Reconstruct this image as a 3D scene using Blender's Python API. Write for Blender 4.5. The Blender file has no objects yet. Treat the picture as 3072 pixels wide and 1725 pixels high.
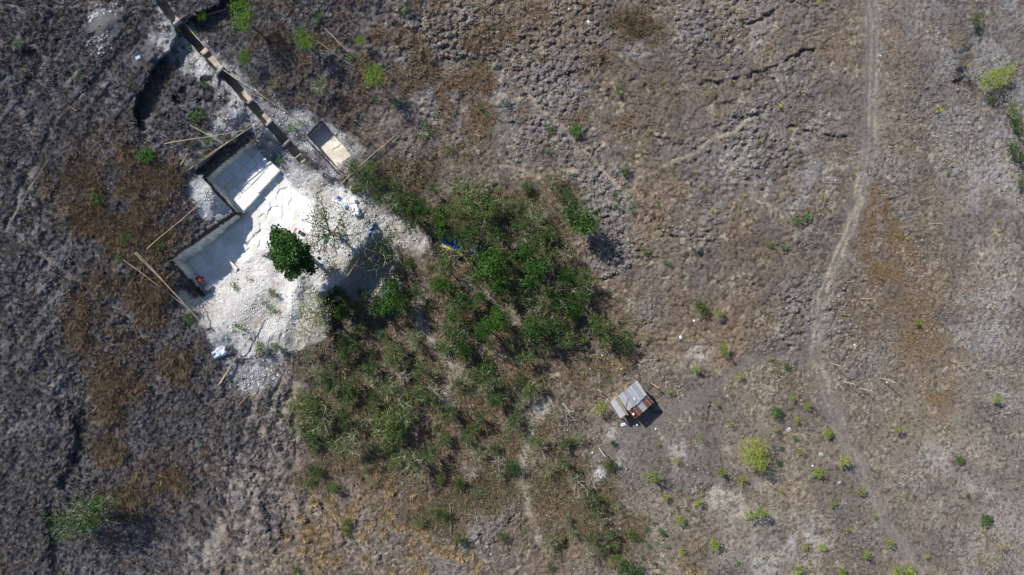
import bpy, math, random
import numpy as np
from mathutils import Vector

# ------------------------------------------------------------------ camera, light, exposure
scn = bpy.context.scene
COL = scn.collection
H = 73.0                       # flying height of the drone above the level ground
PPM = 30.0                     # photo pixels per metre on the level ground
CX, CY = 1536.0, 862.5
cam_d = bpy.data.cameras.new('camera')
cam_d.sensor_width = 36.0
cam_d.lens = 36.0 * H / (3072 / PPM)
cam_d.clip_start = 1.0
cam_d.clip_end = 4000.0
cam = bpy.data.objects.new('camera', cam_d)
cam.location = (0, 0, H)
COL.objects.link(cam)
scn.camera = cam

SUN_EL = math.radians(41.0)
SH = Vector((0.735, -0.678))   # ground direction in which shadows fall
SH.normalize()
w = bpy.data.worlds.new('World')
scn.world = w
w.use_nodes = True
nt = w.node_tree
nt.nodes.clear()
wo = nt.nodes.new('ShaderNodeOutputWorld')
wb = nt.nodes.new('ShaderNodeBackground')
sk = nt.nodes.new('ShaderNodeTexSky')
sk.sky_type = 'NISHITA'
sk.sun_disc = False
sk.sun_elevation = SUN_EL
sk.sun_rotation = math.atan2(-SH.x, -SH.y)
sk.air_density = 1.0
sk.dust_density = 0.6
sk.ozone_density = 3.0
wb.inputs[1].default_value = 0.098
nt.links.new(sk.outputs[0], wb.inputs[0])
nt.links.new(wb.outputs[0], wo.inputs[0])
sun_d = bpy.data.lights.new('sun', 'SUN')
sun_d.energy = 5.0
sun_d.angle = math.radians(0.5)
sun_d.color = (1.0, 0.945, 0.86)
sun = bpy.data.objects.new('sun', sun_d)
d = Vector((SH.x * math.cos(SUN_EL), SH.y * math.cos(SUN_EL), -math.sin(SUN_EL)))
sun.rotation_euler = d.to_track_quat('-Z', 'Y').to_euler()
sun.location = (-40, 40, 60)
COL.objects.link(sun)
scn.view_settings.view_transform = 'Standard'
scn.view_settings.look = 'None'
scn.view_settings.gamma = 1.0
scn.view_settings.exposure = 0.32
try:
    scn.view_settings.use_curve_mapping = False
except Exception:
    pass

# ------------------------------------------------------------------ small maths helpers
_lat = np.random.default_rng(7).random((6, 256, 256)).astype(np.float32)


def vnoise(x, y, s=0):
    """smooth value noise 0..1"""
    x = np.asarray(x, np.float32) + 37.3 * s
    y = np.asarray(y, np.float32) + 91.7 * s
    xi = np.floor(x).astype(np.int32); yi = np.floor(y).astype(np.int32)
    fx = x - xi; fy = y - yi
    fx = fx * fx * (3 - 2 * fx); fy = fy * fy * (3 - 2 * fy)
    L = _lat[s % 6]
    a = L[yi & 255, xi & 255]; b = L[yi & 255, (xi + 1) & 255]
    c = L[(yi + 1) & 255, xi & 255]; e = L[(yi + 1) & 255, (xi + 1) & 255]
    return (a + (b - a) * fx) * (1 - fy) + (c + (e - c) * fx) * fy


def fbm(x, y, s=0, o=4):
    t = 0; a = 0.5; n = 0
    for k in range(o):
        t = t + a * vnoise(x * 2 ** k, y * 2 ** k, s + k); n += a; a *= 0.5
    return t / n


def worley(x, y, s=0):
    """distance to the nearest jittered point, and that point's random value"""
    xi = np.floor(x).astype(np.int32); yi = np.floor(y).astype(np.int32)
    best = np.full(x.shape, 9.0, np.float32); val = np.zeros(x.shape, np.float32)
    A, B, C3 = _lat[s % 6], _lat[(s + 1) % 6], _lat[(s + 2) % 6]
    for dy in (-1, 0, 1):
        for dx in (-1, 0, 1):
            cx = xi + dx; cy = yi + dy
            px = cx + A[cy & 255, cx & 255]; py = cy + B[cy & 255, cx & 255]
            dd = (px - x) ** 2 + (py - y) ** 2
            m = dd < best
            best = np.where(m, dd, best); val = np.where(m, C3[cy & 255, cx & 255], val)
    return np.sqrt(best), val


def sstep(a, b, x):
    t = np.clip((x - a) / (b - a), 0, 1)
    return t * t * (3 - 2 * t)


def poly_dist(u, v, poly, closed=False):
    """distance to a polyline, signed side (+ = right of travel, as seen), position 0..1 along it"""
    P = np.array(poly, np.float32)
    if closed:
        P = np.vstack([P, P[:1]])
    seg = np.linalg.norm(np.diff(P, axis=0), axis=1); tot = seg.sum(); acc = 0
    best = np.full(u.shape, 1e9, np.float32); side = np.zeros(u.shape, np.float32); par = np.zeros(u.shape, np.float32)
    nx = np.zeros(u.shape, np.float32); ny = np.zeros(u.shape, np.float32)
    for i in range(len(P) - 1):
        ax, ay = P[i]; dx, dy = P[i + 1] - P[i]; L2 = dx * dx + dy * dy
        t = np.clip(((u - ax) * dx + (v - ay) * dy) / L2, 0, 1)
        qx = ax + t * dx; qy = ay + t * dy
        dd = np.hypot(u - qx, v - qy)
        m = dd < best
        best = np.where(m, dd, best)
        side = np.where(m, np.sign(dx * (v - ay) - dy * (u - ax)), side)
        par = np.where(m, (acc + t * seg[i]) / tot, par)
        nx = np.where(m, qx, nx); ny = np.where(m, qy, ny)
        acc += seg[i]
    return best, side, par, nx, ny


def inside(u, v, poly):
    r = np.zeros(u.shape, bool)
    n = len(poly)
    for i in range(n):
        x0, y0 = poly[i]; x1, y1 = poly[(i + 1) % n]
        if y0 == y1:
            continue
        c = ((y0 > v) != (y1 > v)) & (u < (x1 - x0) * (v - y0) / (y1 - y0) + x0)
        r ^= c
    return r


# ------------------------------------------------------------------ materials
def nodes_of(name):
    m = bpy.data.materials.new(name)
    m.use_nodes = True
    n = m.node_tree.nodes
    n.clear()
    out = n.new('ShaderNodeOutputMaterial')
    p = n.new('ShaderNodeBsdfPrincipled')
    m.node_tree.links.new(p.outputs[0], out.inputs[0])
    p.inputs['Roughness'].default_value = 0.9
    if 'Specular IOR Level' in p.inputs:
        p.inputs['Specular IOR Level'].default_value = 0.15
    return m, n, m.node_tree.links, p, out


def mat_attr(name, var=0.35, scale=9.0, bump=0.5, rough=0.95, fine=45.0, bdist=0.05):
    """colour from the vertex colours of the mesh, broken up by procedural grain"""
    m, n, l, p, out = nodes_of(name)
    p.inputs['Roughness'].default_value = rough
    p.inputs['Specular IOR Level'].default_value = 0.08
    a = n.new('ShaderNodeAttribute'); a.attribute_name = 'Col'
    tc = n.new('ShaderNodeTexCoord')
    n1 = n.new('ShaderNodeTexNoise'); n1.inputs['Scale'].default_value = scale; n1.inputs['Detail'].default_value = 6; n1.inputs['Roughness'].default_value = 0.7
    l.new(tc.outputs['Object'], n1.inputs['Vector'])
    mr = n.new('ShaderNodeMapRange'); mr.inputs[1].default_value = 0.3; mr.inputs[2].default_value = 0.7
    mr.inputs[3].default_value = 1 - var; mr.inputs[4].default_value = 1 + var
    l.new(n1.outputs[0], mr.inputs[0])
    mx = n.new('ShaderNodeVectorMath'); mx.operation = 'SCALE'
    l.new(a.outputs['Color'], mx.inputs[0]); l.new(mr.outputs[0], mx.inputs['Scale'])
    l.new(mx.outputs[0], p.inputs['Base Color'])
    n2 = n.new('ShaderNodeTexNoise'); n2.inputs['Scale'].default_value = fine; n2.inputs['Detail'].default_value = 4
    l.new(tc.outputs['Object'], n2.inputs['Vector'])
    b = n.new('ShaderNodeBump'); b.inputs['Strength'].default_value = bump; b.inputs['Distance'].default_value = bdist
    ad = n.new('ShaderNodeMath'); ad.operation = 'ADD'
    l.new(n1.outputs[0], ad.inputs[0]); l.new(n2.outputs[0], ad.inputs[1])
    l.new(ad.outputs[0], b.inputs['Height']); l.new(b.outputs[0], p.inputs['Normal'])
    return m


def mat_plain(name, rgb, rough=0.8, var=0.2, scale=12.0, bump=0.2, metal=0.0):
    m, n, l, p, out = nodes_of(name)
    p.inputs['Roughness'].default_value = rough
    p.inputs['Metallic'].default_value = metal
    tc = n.new('ShaderNodeTexCoord')
    n1 = n.new('ShaderNodeTexNoise'); n1.inputs['Scale'].default_value = scale; n1.inputs['Detail'].default_value = 5
    l.new(tc.outputs['Object'], n1.inputs['Vector'])
    cr = n.new('ShaderNodeValToRGB')
    cr.color_ramp.elements[0].position = 0.3; cr.color_ramp.elements[1].position = 0.7
    cr.color_ramp.elements[0].color = tuple(c * (1 - var) for c in rgb) + (1,)
    cr.color_ramp.elements[1].color = tuple(min(1, c * (1 + var)) for c in rgb) + (1,)
    l.new(n1.outputs[0], cr.inputs[0]); l.new(cr.outputs[0], p.inputs['Base Color'])
    b = n.new('ShaderNodeBump'); b.inputs['Strength'].default_value = bump; b.inputs['Distance'].default_value = 0.02
    l.new(n1.outputs[0], b.inputs['Height']); l.new(b.outputs[0], p.inputs['Normal'])
    return m


def mat_leaf(name, c0, c1, c2, trans=0.35):
    m, n, l, p, out = nodes_of(name)
    p.inputs['Roughness'].default_value = 0.55
    p.inputs['Specular IOR Level'].default_value = 0.25
    g = n.new('ShaderNodeNewGeometry')
    oi = n.new('ShaderNodeObjectInfo')
    ad = n.new('ShaderNodeMath'); ad.operation = 'MULTIPLY_ADD'
    ad.inputs[1].default_value = 0.5; ad.inputs[2].default_value = 0.0
    l.new(g.outputs['Random Per Island'], ad.inputs[0])
    a2 = n.new('ShaderNodeMath'); a2.operation = 'MULTIPLY_ADD'; a2.inputs[1].default_value = 0.5
    l.new(oi.outputs['Random'], a2.inputs[0]); l.new(ad.outputs[0], a2.inputs[2])
    cr = n.new('ShaderNodeValToRGB')
    e = cr.color_ramp.elements
    e[0].position = 0.05; e[0].color = c0 + (1,)
    e[1].position = 0.95; e[1].color = c2 + (1,)
    k = e.new(0.55); k.color = c1 + (1,)
    l.new(a2.outputs[0], cr.inputs[0])
    l.new(cr.outputs[0], p.inputs['Base Color'])
    t = n.new('ShaderNodeBsdfTranslucent'); l.new(cr.outputs[0], t.inputs['Color'])
    ms = n.new('ShaderNodeMixShader'); ms.inputs[0].default_value = trans
    l.new(p.outputs[0], ms.inputs[1]); l.new(t.outputs[0], ms.inputs[2])
    l.new(ms.outputs[0], out.inputs[0])
    return m


M_GROUND = mat_attr('dry_soil', var=0.42, scale=5.0, bump=1.0, fine=20.0, bdist=0.07)
M_LIME = mat_attr('cut_limestone', var=0.10, scale=3.0, bump=0.35, fine=30.0, bdist=0.03)
M_GRASS = mat_attr('dry_blades', var=0.15, scale=3.0, bump=0.0)
M_STONE = mat_attr('loose_stone', var=0.2, scale=12.0, bump=0.3)
M_BARK = mat_plain('grey_bark', (0.22, 0.19, 0.155), 0.9, 0.35, 8)
M_BARK_PALE = mat_plain('pale_dead_wood', (0.36, 0.32, 0.27), 0.9, 0.25, 8)
M_BAMBOO = mat_plain('dry_bamboo', (0.42, 0.345, 0.215), 0.6, 0.38, 2.2)
M_BAMBOO_GREY = mat_plain('weathered_bamboo', (0.26, 0.22, 0.16), 0.8, 0.25, 4)
M_WOOD = mat_plain('hut_timber', (0.30, 0.22, 0.13), 0.85, 0.3, 10)
M_PALEWOOD = mat_plain('pale_stake', (0.52, 0.46, 0.35), 0.8, 0.2, 10)
LF = {
    'scrub': mat_leaf('scrub_leaf', (0.022, 0.062, 0.012), (0.052, 0.112, 0.02), (0.15, 0.20, 0.045)),
    'olive': mat_leaf('olive_leaf', (0.05, 0.085, 0.02), (0.09, 0.14, 0.03), (0.16, 0.175, 0.05)),
    'bright': mat_leaf('bright_leaf', (0.06, 0.13, 0.012), (0.11, 0.21, 0.02), (0.18, 0.27, 0.03)),
    'lime': mat_leaf('lime_leaf', (0.13, 0.20, 0.015), (0.24, 0.32, 0.025), (0.38, 0.42, 0.05)),
    'yellow': mat_leaf('yellow_leaf', (0.24, 0.26, 0.02), (0.38, 0.38, 0.03), (0.5, 0.45, 0.05)),
    'mango': mat_leaf('dark_leaf', (0.008, 0.032, 0.005), (0.022, 0.07, 0.010), (0.065, 0.135, 0.022), 0.2),
    'pale': mat_leaf('pale_leaf', (0.13, 0.15, 0.05), (0.22, 0.24, 0.07), (0.34, 0.33, 0.11)),
    'fern': mat_leaf('fern_leaf', (0.025, 0.10, 0.01), (0.055, 0.17, 0.015), (0.11, 0.25, 0.03)),
    'deep': mat_leaf('deep_leaf', (0.018, 0.06, 0.008), (0.04, 0.11, 0.014), (0.09, 0.18, 0.024)),
}


# ------------------------------------------------------------------ object helpers
def mesh_np(name, V, F, mat, colors=None, smooth=False):
    """mesh from numpy arrays; F is (n,3) or (n,4)"""
    V = np.asarray(V, np.float32); F = np.asarray(F, np.int32)
    me = bpy.data.meshes.new(name)
    k = F.shape[1]
    me.vertices.add(len(V)); me.vertices.foreach_set('co', V.ravel())
    me.loops.add(F.size); me.loops.foreach_set('vertex_index', F.ravel())
    me.polygons.add(len(F))
    me.polygons.foreach_set('loop_start', np.arange(0, F.size, k, dtype=np.int32))
    if smooth:
        me.polygons.foreach_set('use_smooth', np.ones(len(F), bool))
    me.update(calc_edges=True)
    if colors is not None:
        at = me.color_attributes.new('Col', 'FLOAT_COLOR', 'POINT')
        c = np.ones((len(V), 4), np.float32); c[:, :3] = colors
        at.data.foreach_set('color', c.ravel())
    if mat:
        me.materials.append(mat)
    return me


def add(name, me, parent=None, loc=None):
    o = bpy.data.objects.new(name, me)
    COL.objects.link(o)
    if parent:
        o.parent = parent
    if loc is not None:
        o.location = loc
    return o


def tag(o, label=None, cat=None, group=None, kind=None):
    if label: o['label'] = label
    if cat: o['category'] = cat
    if group: o['group'] = group
    if kind: o['kind'] = kind
    return o


def empty(name, loc, rz=0.0):
    o = bpy.data.objects.new(name, None)
    o.empty_display_size = 0.3
    COL.objects.link(o)
    o.location = loc
    o.rotation_euler = (0, 0, rz)
    return o


def pymesh(name, V, F, mat, smooth=False):
    me = bpy.data.meshes.new(name)
    me.from_pydata([tuple(map(float, p)) for p in V], [], F)
    if smooth:
        for p in me.polygons: p.use_smooth = True
    me.materials.append(mat)
    me.update()
    return me


class MB:
    def __init__(s):
        s.V = []; s.F = []

    def tube(s, pts, radii, n=5, cap=True):
        b = len(s.V)
        for i, p in enumerate(pts):
            p = Vector(p)
            t = (Vector(pts[min(i + 1, len(pts) - 1)]) - Vector(pts[max(i - 1, 0)]))
            if t.length < 1e-6: t = Vector((0, 0, 1))
            t.normalize()
            a = t.cross(Vector((0, 0, 1)) if abs(t.z) < 0.9 else Vector((1, 0, 0))).normalized()
            c = t.cross(a)
            r = radii[i] if hasattr(radii, '__len__') else radii
            for k in range(n):
                th = 2 * math.pi * k / n
                s.V.append(p + a * (r * math.cos(th)) + c * (r * math.sin(th)))
        for i in range(len(pts) - 1):
            for k in range(n):
                s.F.append((b + i * n + k, b + i * n + (k + 1) % n, b + (i + 1) * n + (k + 1) % n, b + (i + 1) * n + k))
        if cap:
            s.F.append(tuple(b + k for k in reversed(range(n))))
            s.F.append(tuple(b + (len(pts) - 1) * n + k for k in range(n)))

    def box(s, c, sx, sy, sz, rz=0.0, jit=0.0, rng=random):
        b = len(s.V); cr, sr = math.cos(rz), math.sin(rz)
        for dz in (-1, 1):
            for dx, dy in ((-1, -1), (1, -1), (1, 1), (-1, 1)):
                x = dx * sx / 2 + rng.uniform(-jit, jit); y = dy * sy / 2 + rng.uniform(-jit, jit)
                s.V.append(Vector((c[0] + x * cr - y * sr, c[1] + x * sr + y * cr, c[2] + dz * sz / 2 + rng.uniform(-jit, jit))))
        for f in ((0, 3, 2, 1), (4, 5, 6, 7), (0, 1, 5, 4), (1, 2, 6, 5), (2, 3, 7, 6), (3, 0, 4, 7)):
            s.F.append(tuple(b + i for i in f))

    def mesh(s, name, mat, smooth=False):
        return pymesh(name, s.V, s.F, mat, smooth)


# ------------------------------------------------------------------ the terrain
STEP = 3.2
U0, U1, V0, V1 = -230.0, 3302.0, -230.0, 1955.0
us = np.arange(U0, U1, STEP, dtype=np.float32); vs = np.arange(V0, V1, STEP, dtype=np.float32)
NU, NV = len(us), len(vs)
U, V = np.meshgrid(us, vs)
X, Y = (U - CX) / PPM, (CY - V) / PPM


def softplus(x, k=2.0):
    return k * np.log1p(np.exp(np.clip(x / k, -30, 30)))


HOLE_SITE = [(501, 778), (702, 638), (606, 530), (743, 416), (836, 513), (868, 556), (930, 600), (950, 660), (925, 700),
             (870, 695), (814, 735), (760, 764), (712, 805), (640, 872), (607, 891)]
OPEN_EDGE = [(836, 513), (868, 556), (930, 600), (950, 660), (925, 700), (870, 695), (814, 735), (760, 764), (712, 805), (640, 872)]
HOLE_SMALL = [(919, 405), (966, 360), (1055, 465), (1008, 501)]
TR_C = [(478, -10), (488, 12), (520, 55), (560, 102), (610, 153), (655, 203), (700, 248), (742, 299), (790, 352), (840, 407), (880, 450), (908, 486)]


def offset_poly(c, hw):
    L, R = [], []
    for i in range(len(c)):
        a = Vector(c[max(i - 1, 0)]); b = Vector(c[min(i + 1, len(c) - 1)])
        t = (b - a).normalized(); n = Vector((-t.y, t.x))
        L.append(tuple(Vector(c[i]) + n * hw)); R.append(tuple(Vector(c[i]) - n * hw))
    return L + R[::-1]


_q = []
for i in range(len(TR_C) - 1):
    for k in range(5):
        _q.append((TR_C[i][0] + (TR_C[i + 1][0] - TR_C[i][0]) * k / 5, TR_C[i][1] + (TR_C[i + 1][1] - TR_C[i][1]) * k / 5))
_rt = random.Random(8)
HOLE_TRENCH = [(x + _rt.uniform(-2.2, 2.2), y + _rt.uniform(-2.2, 2.2)) for (x, y) in offset_poly(_q + [TR_C[-1]], 12.5)]
HOLES = [HOLE_SITE, HOLE_SMALL, HOLE_TRENCH]

s_ = ((1050 - U) * 0.8 + (800 - V) * 0.6) / 30
Z = 0.19 * softplus(s_ + 1.0) - 0.09 * softplus(s_ - 18)
Z -= 0.05
Z += 0.9 * (fbm(X / 17, Y / 17, 1, 3) - 0.5)
Z += -1.1 * np.exp(-(((U - 690) ** 2 + (V - 625) ** 2) / (2 * 62.0 ** 2)))
Z += -0.55 * np.exp(-(((U - 690) ** 2 + (V - 450) ** 2) / (2 * 75.0 ** 2)))


def escarp(poly, dz, decay, edge=9.0, flip=False, rough=9.0, taper=0.12):
    """a small bank: ground on the right of travel drops by dz and recovers over decay"""
    global Z
    P = np.array(poly); mg = decay * 3.5 + 30
    i0, i1 = np.searchsorted(us, [P[:, 0].min() - mg, P[:, 0].max() + mg]); j0, j1 = np.searchsorted(vs, [P[:, 1].min() - mg, P[:, 1].max() + mg])
    if i1 <= i0 or j1 <= j0: return
    sl = (slice(j0, j1), slice(i0, i1))
    uu = U[sl] + rough * 2 * (fbm(U[sl] / 22, V[sl] / 22, 3, 3) - 0.5); vv = V[sl] + rough * 2 * (fbm(U[sl] / 22, V[sl] / 22, 4, 3) - 0.5)
    dd, sd, t, _, _ = poly_dist(uu, vv, poly)
    sd = sd * (-1 if flip else 1) * dd
    tp = sstep(0, taper, t) * sstep(0, taper, 1 - t)
    if decay < 60:
        ln = np.linalg.norm(np.diff(P, axis=0), axis=1).sum()
        tp = tp * sstep(.30, .55, vnoise(t * ln / 16 + P[0, 0], t * 0 + P[0, 1], 2)) * (.6 + .8 * vnoise(t * ln / 7, t * 0 + P[0, 0], 3))
    lipk = 0 if dz > 3 else 1
    low = sstep(-edge * 0.3, edge * 0.7, sd) * np.exp(-np.clip(sd, 0, None) / decay)
    lip = 0.25 * np.exp(-np.clip(-sd, 0, None) / (decay * 0.6 + 8)) * (sd <= 0)
    Z[sl] += -abs(dz) * low * tp + abs(dz) * lip * tp * lipk


def groove(poly, wd, dz):
    global Z
    P = np.array(poly); mg = wd * 4 + 20
    i0, i1 = np.searchsorted(us, [P[:, 0].min() - mg, P[:, 0].max() + mg]); j0, j1 = np.searchsorted(vs, [P[:, 1].min() - mg, P[:, 1].max() + mg])
    sl = (slice(j0, j1), slice(i0, i1))
    dd, _, t, _, _ = poly_dist(U[sl] + 8 * (fbm(U[sl] / 40, V[sl] / 40, 2, 2) - .5), V[sl], poly)
    Z[sl] += dz * np.exp(-(dd / wd) ** 2) * sstep(0, .06, t) * sstep(0, .06, 1 - t)


def mask_line(poly, wd, soft=0.6, wob=14):
    m = np.zeros_like(U); P = np.array(poly); mg = wd * 3 + 30
    i0, i1 = np.searchsorted(us, [P[:, 0].min() - mg, P[:, 0].max() + mg]); j0, j1 = np.searchsorted(vs, [P[:, 1].min() - mg, P[:, 1].max() + mg])
    sl = (slice(j0, j1), slice(i0, i1))
    dd, _, _, _, _ = poly_dist(U[sl] + wob * (fbm(U[sl] / 60, V[sl] / 60, 1, 2) - .5), V[sl] + wob * (fbm(U[sl] / 60, V[sl] / 60, 5, 2) - .5), poly)
    m[sl] = 1 - sstep(wd * (1 - soft), wd * (1 + soft), dd + 8 * (fbm(U[sl] / 12, V[sl] / 12, 2, 3) - .5))
    return m


def mask_poly(poly, soft=18, wob=22, sc=26.0):
    m = np.zeros_like(U); P = np.array(poly); mg = soft * 2 + 30
    i0, i1 = np.searchsorted(us, [P[:, 0].min() - mg, P[:, 0].max() + mg]); j0, j1 = np.searchsorted(vs, [P[:, 1].min() - mg, P[:, 1].max() + mg])
    sl = (slice(j0, j1), slice(i0, i1))
    uu, vv = U[sl], V[sl]
    dd, _, _, _, _ = poly_dist(uu, vv, poly, True)
    sd = np.where(inside(uu, vv, poly), dd, -dd) + wob * 2 * (fbm(uu / sc, vv / sc, 3, 4) - .5)
    m[sl] = sstep(-soft, soft, sd)
    return m


def blob(u, v, ru, rv=None, rot=0.0):
    rv = rv or ru
    c, s = math.cos(rot), math.sin(rot)
    du, dv = U - u, V - v
    return np.exp(-(((du * c + dv * s) / ru) ** 2 + ((-du * s + dv * c) / rv) ** 2))


# banks and broken edges
escarp([(760, -120), (664, 0), (630, 22), (590, 42), (548, 60), (530, 82), (527, 110), (508, 150), (468, 187), (435, 238), (410, 290), (398, 335), (412, 388), (450, 402)], 1.15, 130, 8, rough=7, flip=True, taper=.08)
escarp([(735, 190), (700, 208), (655, 222), (600, 232), (560, 246), (520, 275), (480, 320)], 0.7, 45, 8, rough=7, flip=True)
escarp([(640, 300), (590, 290), (530, 300), (490, 340)], 0.5, 40, 8, rough=8, flip=True)
escarp([(760, 372), (735, 392), (668, 440), (592, 508), (575, 525)], 0.6, 61, 8, flip=True, rough=3)
escarp([(1900, 556), (1945, 585), (1990, 622), (2040, 690), (2090, 735), (2170, 800)], 0.30, 25, 6, flip=True)
escarp([(1893, 588), (1960, 650), (2010, 700), (2080, 760), (2140, 830), (2210, 880)], 0.24, 22, 6)
escarp([(2055, 290), (2085, 262), (2110, 240), (2170, 240), (2235, 222), (2320, 200), (2400, 150), (2445, 140), (2490, 172)], 0.32, 30, 6)
escarp([(1690, 228), (1740, 205), (1798, 185), (1850, 190)], 0.28, 25, 6)
escarp([(2190, 90), (2225, 68), (2262, 62), (2300, 35), (2340, 12)], 0.3, 25, 6)
escarp([(2325, 388), (2372, 372), (2440, 392), (2520, 412), (2560, 398), (2600, 385)], 0.26, 25, 6)
escarp([(2120, 380), (2170, 372), (2250, 340), (2290, 330)], 0.2, 20, 6)
escarp([(1940, 400), (2020, 420), (2060, 470)], 0.25, 22, 6)
escarp([(2380, 700), (2330, 720), (2260, 760), (2210, 820)], 0.18, 18, 6)
escarp([(2640, 600), (2655, 615), (2665, 598), (2700, 590)], 0.3, 18, 5)
escarp([(2850, 250), (2890, 262), (2940, 290), (2990, 345), (3060, 430), (3130, 560)], 1.3, 150, 9, flip=True, rough=8, taper=.08)
escarp([(2300, 905), (2380, 890), (2420, 910)], 0.2, 18, 6)
escarp([(2440, 1180), (2380, 1175), (2330, 1180)], 0.18, 18, 6)
escarp([(2130, 1180), (2128, 1235), (2118, 1270), (2125, 1310)], 0.25, 22, 6, flip=True)
escarp([(2180, 1145), (2150, 1170), (2130, 1182)], 0.22, 20, 6)
for k in range(4):
    escarp([(2035 + 12 * k, 1470 + 20 * k), (2090 + 12 * k, 1456 + 16 * k), (2150 + 10 * k, 1424 + 22 * k)], 0.22, 14, 6)
escarp([(2100, 1512), (2112, 1530), (2118, 1560)], 0.3, 18, 5)
escarp([(1690, 1480), (1684, 1510), (1688, 1532)], 0.6, 25, 6)
escarp([(1735, 1478), (1705, 1484), (1690, 1492)], 0.3, 22, 6)
escarp([(1685, 1640), (1690, 1625), (1702, 1612)], 0.5, 25, 6)
escarp([(868, 1150), (896, 1210), (884, 1260), (905, 1330)], 0.35, 40, 8)
escarp([(845, 1560), (862, 1610), (820, 1690), (800, 1740)], 0.35, 25, 8)
escarp([(800, 1330), (770, 1420), (720, 1530), (690, 1640)], 0.3, 30, 8)
escarp([(940, 1560), (880, 1630), (830, 1700)], 0.28, 24, 8)
escarp([(60, 95), (110, 92), (180, 108), (190, 100)], 0.5, 45, 8, rough=8)
escarp([(40, 150), (90, 140), (150, 155)], 0.4, 40, 8, rough=8)
escarp([(255, 855), (300, 900), (420, 1000), (500, 1085), (560, 1160)], 0.25, 22, 8)
escarp([(120, 1180), (200, 1225), (320, 1260), (410, 1275)], 0.35, 40, 8, rough=8)
escarp([(240, 1200), (212, 1270), (222, 1330), (180, 1420), (150, 1470)], 0.5, 90, 30, flip=True, rough=9)
escarp([(110, 1520), (150, 1600), (138, 1660), (165, 1760)], 0.5, 90, 30, flip=True, rough=9)
escarp([(2700, 1690), (2755, 1715), (2770, 1760)], 0.15, 20, 6)
escarp([(2756, 1480), (2760, 1545), (2770, 1590), (2790, 1640)], 0.15, 16, 5)

# spoil heaps of crushed limestone and gravel
HEAPS = [(636, 594, 50, 38, 0.9, 0.7), (700, 345, 50, 32, -0.6, 0.6), (770, 450, 30, 24, 0.8, 0.35), (950, 545, 55, 22, -0.4, 0.7), (1075, 625, 60, 28, 0.6, 0.5),
         (735, 870, 90, 40, -0.75, 0.7), (640, 1000, 55, 38, 0.4, 0.75), (880, 900, 30, 80, 0.15, 0.9), (830, 1000, 40, 28, 0.5, 0.6), (940, 960, 40, 70, 0, 0.6),
         (315, 72, 46, 42, 0, 0.9), (1802, 1426, 22, 17, -0.8, 0.35), (1215, 690, 50, 24, 0.6, 0.4)]
for (u, v, a, b, r, hgt) in HEAPS:
    Z += hgt * blob(u, v, a, b, r)

# open side of the dig: the ground comes down to the quarry floor
dd, _, _, _, _ = poly_dist(U, V, OPEN_EDGE)
k = sstep(0, 150, dd) * (1 - inside(U, V, HOLE_SITE))
Z = np.where(dd < 150, 0.10 + (Z - 0.10) * k, Z)
# the steep tipping face of the spoil heap, falling away from the sun
escarp([(1150, 690), (1112, 728), (1078, 775), (1046, 826), (985, 872), (940, 888)], 3.0, 190, 80, flip=True, rough=6, taper=.15)
ZM = Z.copy()                              # ground without small relief

# masks
P_MAIN = [(2606, -240), (2612, 0), (2620, 100), (2616, 250), (2612, 400), (2600, 500), (2572, 620), (2542, 700), (2496, 800), (2464, 880), (2450, 960), (2442, 1050), (2460, 1130),
          (2490, 1220), (2520, 1290), (2560, 1380), (2600, 1470), (2660, 1570), (2720, 1680), (2780, 1800), (2830, 1960)]
P_HUT = [(2442, 1062), (2330, 1064), (2230, 1090), (2150, 1160), (2090, 1205), (2010, 1240), (1940, 1290), (1860, 1330), (1800, 1370)]
P_THIN = [[(1560, 250), (1640, 345), (1735, 425), (1780, 492), (1862, 565)], [(2262, 350), (2130, 420), (1985, 500), (1925, 525)], [(1500, 498), (1600, 518), (1722, 510)],
          [(1640, 540), (1665, 550), (1600, 520)], [(1175, 40), (1215, 85), (1270, 120)],
          [(880, 1150), (884, 1240), (884, 1330), (902, 1425), (950, 1490), (1010, 1560), (1060, 1620), (1110, 1680), (1150, 1760)],
          [(130, 60), (400, 15)], [(395, 95), (330, 190), (230, 300), (170, 345), (110, 470), (60, 570), (15, 680)],
          [(40, 690), (150, 780), (300, 880), (420, 1000), (510, 1085), (590, 1180), (640, 1240)],
          [(0, 10), (120, 15), (330, 5)], [(200, 1230), (290, 1260), (320, 1280)]]
P_SAND = [[(1180, 655), (1235, 690), (1280, 725)], [(1272, 850), (1258, 960), (1290, 1030), (1330, 1080), (1375, 1112), (1345, 1150), (1330, 1200)],
          [(1640, 1200), (1600, 1270), (1575, 1340), (1560, 1400), (1575, 1480), (1592, 1560), (1610, 1620)], [(1385, 985), (1440, 1035), (1500, 1060)], [(1400, 840), (1480, 900), (1545, 960)],
          [(1080, 585), (1150, 650), (1210, 700)]]
P_RUTS = [[(870, 1060), (850, 1140), (800, 1250), (730, 1400), (690, 1520), (650, 1640), (620, 1760)], [(890, 1150), (840, 1260), (800, 1360), (760, 1480), (735, 1600), (720, 1740)],
          [(760, 1180), (735, 1290), (705, 1390), (650, 1560), (600, 1740)]]
m_track = mask_line(P_MAIN, 24, .9, 40)
m_hutpath = mask_line(P_HUT, 20, .7, 30)
m_thin = np.zeros_like(U)
for p in P_THIN: m_thin = np.maximum(m_thin, mask_line(p, 5.0, 1.0, 22))
m_sand = np.zeros_like(U)
for p in P_SAND: m_sand = np.maximum(m_sand, mask_line(p, 15, .7, 16))
m_ruts = np.zeros_like(U)
for p in P_RUTS: m_ruts = np.maximum(m_ruts, mask_line(p, 9, .8, 26))
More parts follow.
